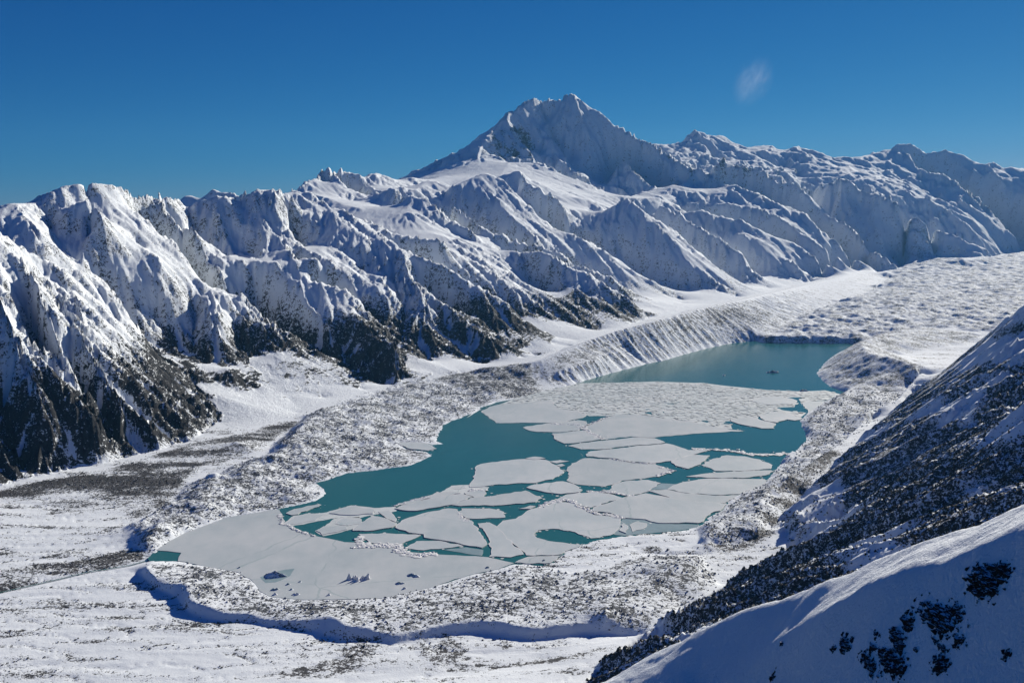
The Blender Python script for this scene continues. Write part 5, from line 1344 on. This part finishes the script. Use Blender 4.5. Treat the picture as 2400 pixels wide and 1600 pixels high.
OCT = np.array([(1, 0, 0), (0, 1, 0), (-1, 0, 0), (0, -1, 0), (0, 0, 1), (0, 0, -0.6)], float)
OCF = np.array([(0, 1, 4), (1, 2, 4), (2, 3, 4), (3, 0, 4), (1, 0, 5), (2, 1, 5), (3, 2, 5), (0, 3, 5)])
def scatter(name, weight, n, smin, smax, hk, m, label, cat, seed):
    rg = np.random.default_rng(seed)
    w = (weight * Rr * np.gradient(rows)[:, None] * np.gradient(cols)[None, :]).ravel()
    w = np.clip(w, 0, None); p_ = w / w.sum()
    pick = rg.choice(len(p_), n, p=p_)
    ci, ri = pick % nc, pick // nc
    ci = np.clip(ci, 1, nc - 2); ri = np.clip(ri, 1, nr - 2)
    fa, fr_ = rg.random(n), rg.random(n)
    a = cols[ci] * (1 - fa) + cols[ci + 1] * fa
    r = rows[ri] * (1 - fr_) + rows[ri + 1] * fr_
    z = (h[ri, ci] * (1 - fa) + h[ri, ci + 1] * fa) * (1 - fr_) + (h[ri + 1, ci] * (1 - fa) + h[ri + 1, ci + 1] * fa) * fr_
    s_ = smin + (smax - smin) * rg.random(n) ** 2
    rot = rg.random(n) * 6.28
    v = OCT[None] * s_[:, None, None] * (0.65 + 0.7 * rg.random((n, 6, 3)))
    v[:, :, 2] *= hk
    c_, s2 = np.cos(rot)[:, None], np.sin(rot)[:, None]
    vx = v[:, :, 0] * c_ - v[:, :, 1] * s2; vy = v[:, :, 0] * s2 + v[:, :, 1] * c_
    co_ = np.stack([vx + (r * np.sin(a))[:, None], vy + (r * np.cos(a))[:, None], v[:, :, 2] + (z + 0.2 * s_)[:, None]], 2).reshape(-1, 3)
    f_ = (OCF[None] + (np.arange(n) * 6)[:, None, None]).reshape(-1, 3)
    o = mesh_np(name, co_, f_, m, smooth=False)
    tag(o, label, cat, kind='stuff')
fov = ((A > -0.52) & (A < 0.53)).astype(F32)
wS = (reg == 1) * np.clip(VEG, 0, 1) ** 1.2 * (Rr > 1250) * (Rr < 3000) * fov
scatter('shrubs', wS, 23000, 1.6, 4.2, 0.95, m_shrub, 'dark scrub bushes dusted with snow all over the near right slope', 'shrubs', 1)
wB = (mL + mT + mR) * (0.3 + np.clip(n_mid, 0, 1)) * (Rr > 2000) * (Rr < 5200) * fov * (h > 0.5)
scatter('boulders', wB, 10000, 1.2, 4.4, 0.8, m_boul, 'snow capped boulders strewn over the moraine ground round the lake', 'boulders', 2)
wC = np.clip(SCRUB - 0.25, 0, 1) * (Rr > 2000) * (Rr < 4600) * fov * (h > -12) * (h < 60)
scatter('scrub', wC, 12000, 1.2, 3.0, 0.7, m_shrub, 'low dark scrub in the flats at the valley edges', 'scrub', 3)

m_rock, nt, b = mat('black_schist_with_snow')
g = N(nt); P = g.geo(); nz = g.xyz(g.geo('Normal'))[2]
sn = g.noise(P, 1 / 1.6, 4, 0.65); sv = g.noise(P, 1 / 2.6, 3, 0.6)
cc_ = g.mix(sv, (0.012, 0.012, 0.014, 1), (0.055, 0.042, 0.034, 1))
nt.links.new(g.mix(g.ramp(g.math('ADD', g.math('MULTIPLY', nz, 0.75), sn), 1.10, 1.17), cc_, (0.80, 0.82, 0.86, 1)), b.inputs['Base Color'])
nt.links.new(g.bump(sn, 1.0, 0.6), b.inputs['Normal'])
from mathutils import noise as mn
import bmesh
def outcrop(c, x, y, w, hgt, label, seed):
    """ledges breaking through the snow: a patch of the slope pushed out in blocks, kept only where it stands proud"""
    px_, py_, pz_ = hit(c, x, y)
    k = py_ / FPX / CROPS[c][2]
    e = 4.0
    gxx = (ground(px_ + e, py_) - ground(px_ - e, py_)) / (2 * e); gyy = (ground(px_, py_ + e) - ground(px_, py_ - e)) / (2 * e)
    nrm = Vector((-gxx, -gyy, 1)).normalized()
    ux = Vector((1, 0, gxx)).normalized()
    vy = Vector((0, 1, gyy)).normalized()
    rx, ry = w * k * 0.85, min(hgt * k * 0.75 / max(0.35, abs(vy.z) + 0.15), hgt * k * 1.8)
    M_ = 44
    off = Vector((seed * 7.3, seed * 3.1, seed * 1.7))
    amp = 0.30 * min(rx, ry) + 0.5
    vs, keep = [], []
    for b_ in range(M_ + 1):
        for a in range(M_ + 1):
            u_, v_ = a / M_ * 2 - 1, b_ / M_ * 2 - 1
            X_, Y_ = px_ + u_ * rx * ux.x, py_ + v_ * ry * vy.y
            q = Vector((u_ * rx, v_ * ry, 0))
            cell = mn.voronoi(q * (0.9 / (0.35 * min(rx, ry) + 0.6)) + off)[0]
            m_ = 1 - (u_ * u_ + v_ * v_) ** 0.5
            d = amp * (1.25 * m_ + 0.9 * mn.noise(q * 0.5 + off) + 0.55 * mn.noise(q * 1.4 + off) - 0.42 + 0.45 * (cell[1] - cell[0]))
            d = math.floor(d / (amp * 0.22)) * amp * 0.22 * 0.6 + d * 0.4
            d += 0.12 * mn.noise(q * 4 + off)
            keep.append(d > -0.15)
            p_ = Vector((X_, Y_, ground(X_, Y_))) + nrm * min(d, amp * 1.1) - nrm * 0.05
            vs.append(tuple(p_ - Vector((px_, py_, pz_))))
    fs = []
    for b_ in range(M_):
        for a in range(M_):
            i0 = b_ * (M_ + 1) + a
            qd = (i0, i0 + 1, i0 + M_ + 2, i0 + M_ + 1)
            if sum(keep[z_] for z_ in qd) >= 1: fs.append(qd)
    me = bpy.data.meshes.new('rock_outcrop')
    me.from_pydata(vs, [], fs); me.materials.append(m_rock); me.update()
    o = bpy.data.objects.new('rock_outcrop', me)
    o.location = (px_, py_, pz_)
    COL.objects.link(o)
    tag(o, label, 'rock outcrop', 'black outcrops on the near snow slope')
for q in (
  (2205, 790, 110, 100, 'uppermost black outcrop on the near snow slope, at the right end of the snow crest'),
  (2090, 870, 210, 170, 'broad black outcrop patched with snow, just below the uppermost one'),
  (1765, 1100, 150, 230, 'tall snow-capped black crag in the middle of the near slope'),
  (1890, 1075, 90, 110, 'black ledges to the right of the tall snow-capped crag'),
  (1560, 1165, 120, 60, 'thin line of dark ledges left of the tall snow-capped crag'),
  (1480, 1240, 110, 80, 'dark rocks below the thin line of ledges'),
  (1340, 1240, 50, 40, 'small dark knob above the large black buttress'),
  (1310, 1325, 44, 44, 'single small black stone over the left edge of the large buttress'),
  (1290, 1440, 80, 140, 'left half of the split black buttress near the bottom edge'),
  (1455, 1445, 160, 140, 'large flat-faced black buttress near the bottom edge'),
  (1375, 1400, 50, 100, 'narrow dark fin between the halves of the buttress'),
  (1500, 1330, 60, 60, 'small dark block directly above the large buttress'),
  (1780, 1435, 110, 90, 'wedge of black rock low on the slope under the tall crag'),
  (1770, 1330, 40, 120, 'thin upright dark rib linking the crag and the low wedge'),
  (1905, 1280, 80, 80, 'slanting dark rock right of the thin upright rib'),
  (1125, 1295, 90, 80, 'lone brown-black boulder-like rock on the left of the shaded slope'),
  (1100, 1355, 50, 24, 'flat dark ledge below the lone brown-black rock'),
  (1040, 1325, 50, 30, 'cluster of dark chips left of the lone brown-black rock'),
  (683, 1315, 34, 26, 'small isolated stone on the snow rib at far left'),
  (620, 1530, 90, 30, 'dark scree streak at the bottom edge, leftmost of the rocks'),
  (2050, 985, 60, 30, 'little dark ledge under the broad patched outcrop'),
  (1605, 1335, 34, 24, 'small stone between the buttress and the low wedge'),
  (2230, 1400, 60, 50, 'dark rock on the lit rib in the lower right corner')):
    outcrop('B3', *q, seed=q[0] % 97)

# ------------------------------------------------------------------ a wisp of cloud, well above the haze
m_cl = bpy.data.materials.new('cloud_wisp'); m_cl.use_nodes = True
cn = m_cl.node_tree; cn.nodes.clear(); g = N(cn)
co_ = cn.nodes.new('ShaderNodeOutputMaterial'); cv = cn.nodes.new('ShaderNodeVolumePrincipled')
tc = cn.nodes.new('ShaderNodeTexCoord').outputs['Object']
nz_ = g.noise(g.scale(tc, (1, 1, 0.8)), 1.7, 6, 0.68, 0.4)
ln_ = cn.nodes.new('ShaderNodeVectorMath'); ln_.operation = 'LENGTH'; g.put(ln_.inputs[0], tc)
fo = g.ramp(ln_.outputs['Value'], 1.0, 0.15)
de = g.math('MULTIPLY', g.math('MULTIPLY', g.ramp(nz_, 0.38, 0.8), fo), 0.0007)
cn.links.new(de, cv.inputs['Density']); cv.inputs['Color'].default_value = (1, 1, 1, 1); cv.inputs['Anisotropy'].default_value = 0.3
cn.links.new(cv.outputs[0], co_.inputs['Volume'])
bm = bmesh.new(); bmesh.ops.create_icosphere(bm, subdivisions=3, radius=1)
me = bpy.data.meshes.new('cloud'); bm.to_mesh(me); bm.free(); me.materials.append(m_cl)
o = bpy.data.objects.new('cloud', me)
a_, t_ = ray('T', 1765, 190)
o.location = (math.tan(a_) * 25000, 25000, CAM_Z + t_ * 25000 / math.cos(a_))
o.scale = (520, 420, 760); o.rotation_euler = (0, 0.42, 0)
COL.objects.link(o); tag(o, 'faint wisp of thin white cloud in the blue sky right of the highest summit', 'cloud')
# ------------------------------------------------------------------ haze
m_haze = bpy.data.materials.new('haze_air'); m_haze.use_nodes = True
hn = m_haze.node_tree; hn.nodes.clear()
ho = hn.nodes.new('ShaderNodeOutputMaterial'); hv_ = hn.nodes.new('ShaderNodeVolumePrincipled')
hv_.inputs['Color'].default_value = (0.20, 0.56, 1.0, 1)
hv_.inputs['Density'].default_value = 6.5e-6
hv_.inputs['Anisotropy'].default_value = 0.2
hn.links.new(hv_.outputs[0], ho.inputs['Volume'])
hb = np.array([(x, y, z) for z in (-60.0, 3200.0) for x, y in ((-30000, -1500), (30000, -1500), (30000, 28000), (-30000, 28000))])
hf = np.array([(0, 3, 2, 1), (4, 5, 6, 7), (0, 1, 5, 4), (1, 2, 6, 5), (2, 3, 7, 6), (3, 0, 4, 7)])
hz = mesh_np('haze', hb, hf, m_haze, smooth=False)
tag(hz, 'thin bluish air over the whole valley', 'haze', kind='stuff')
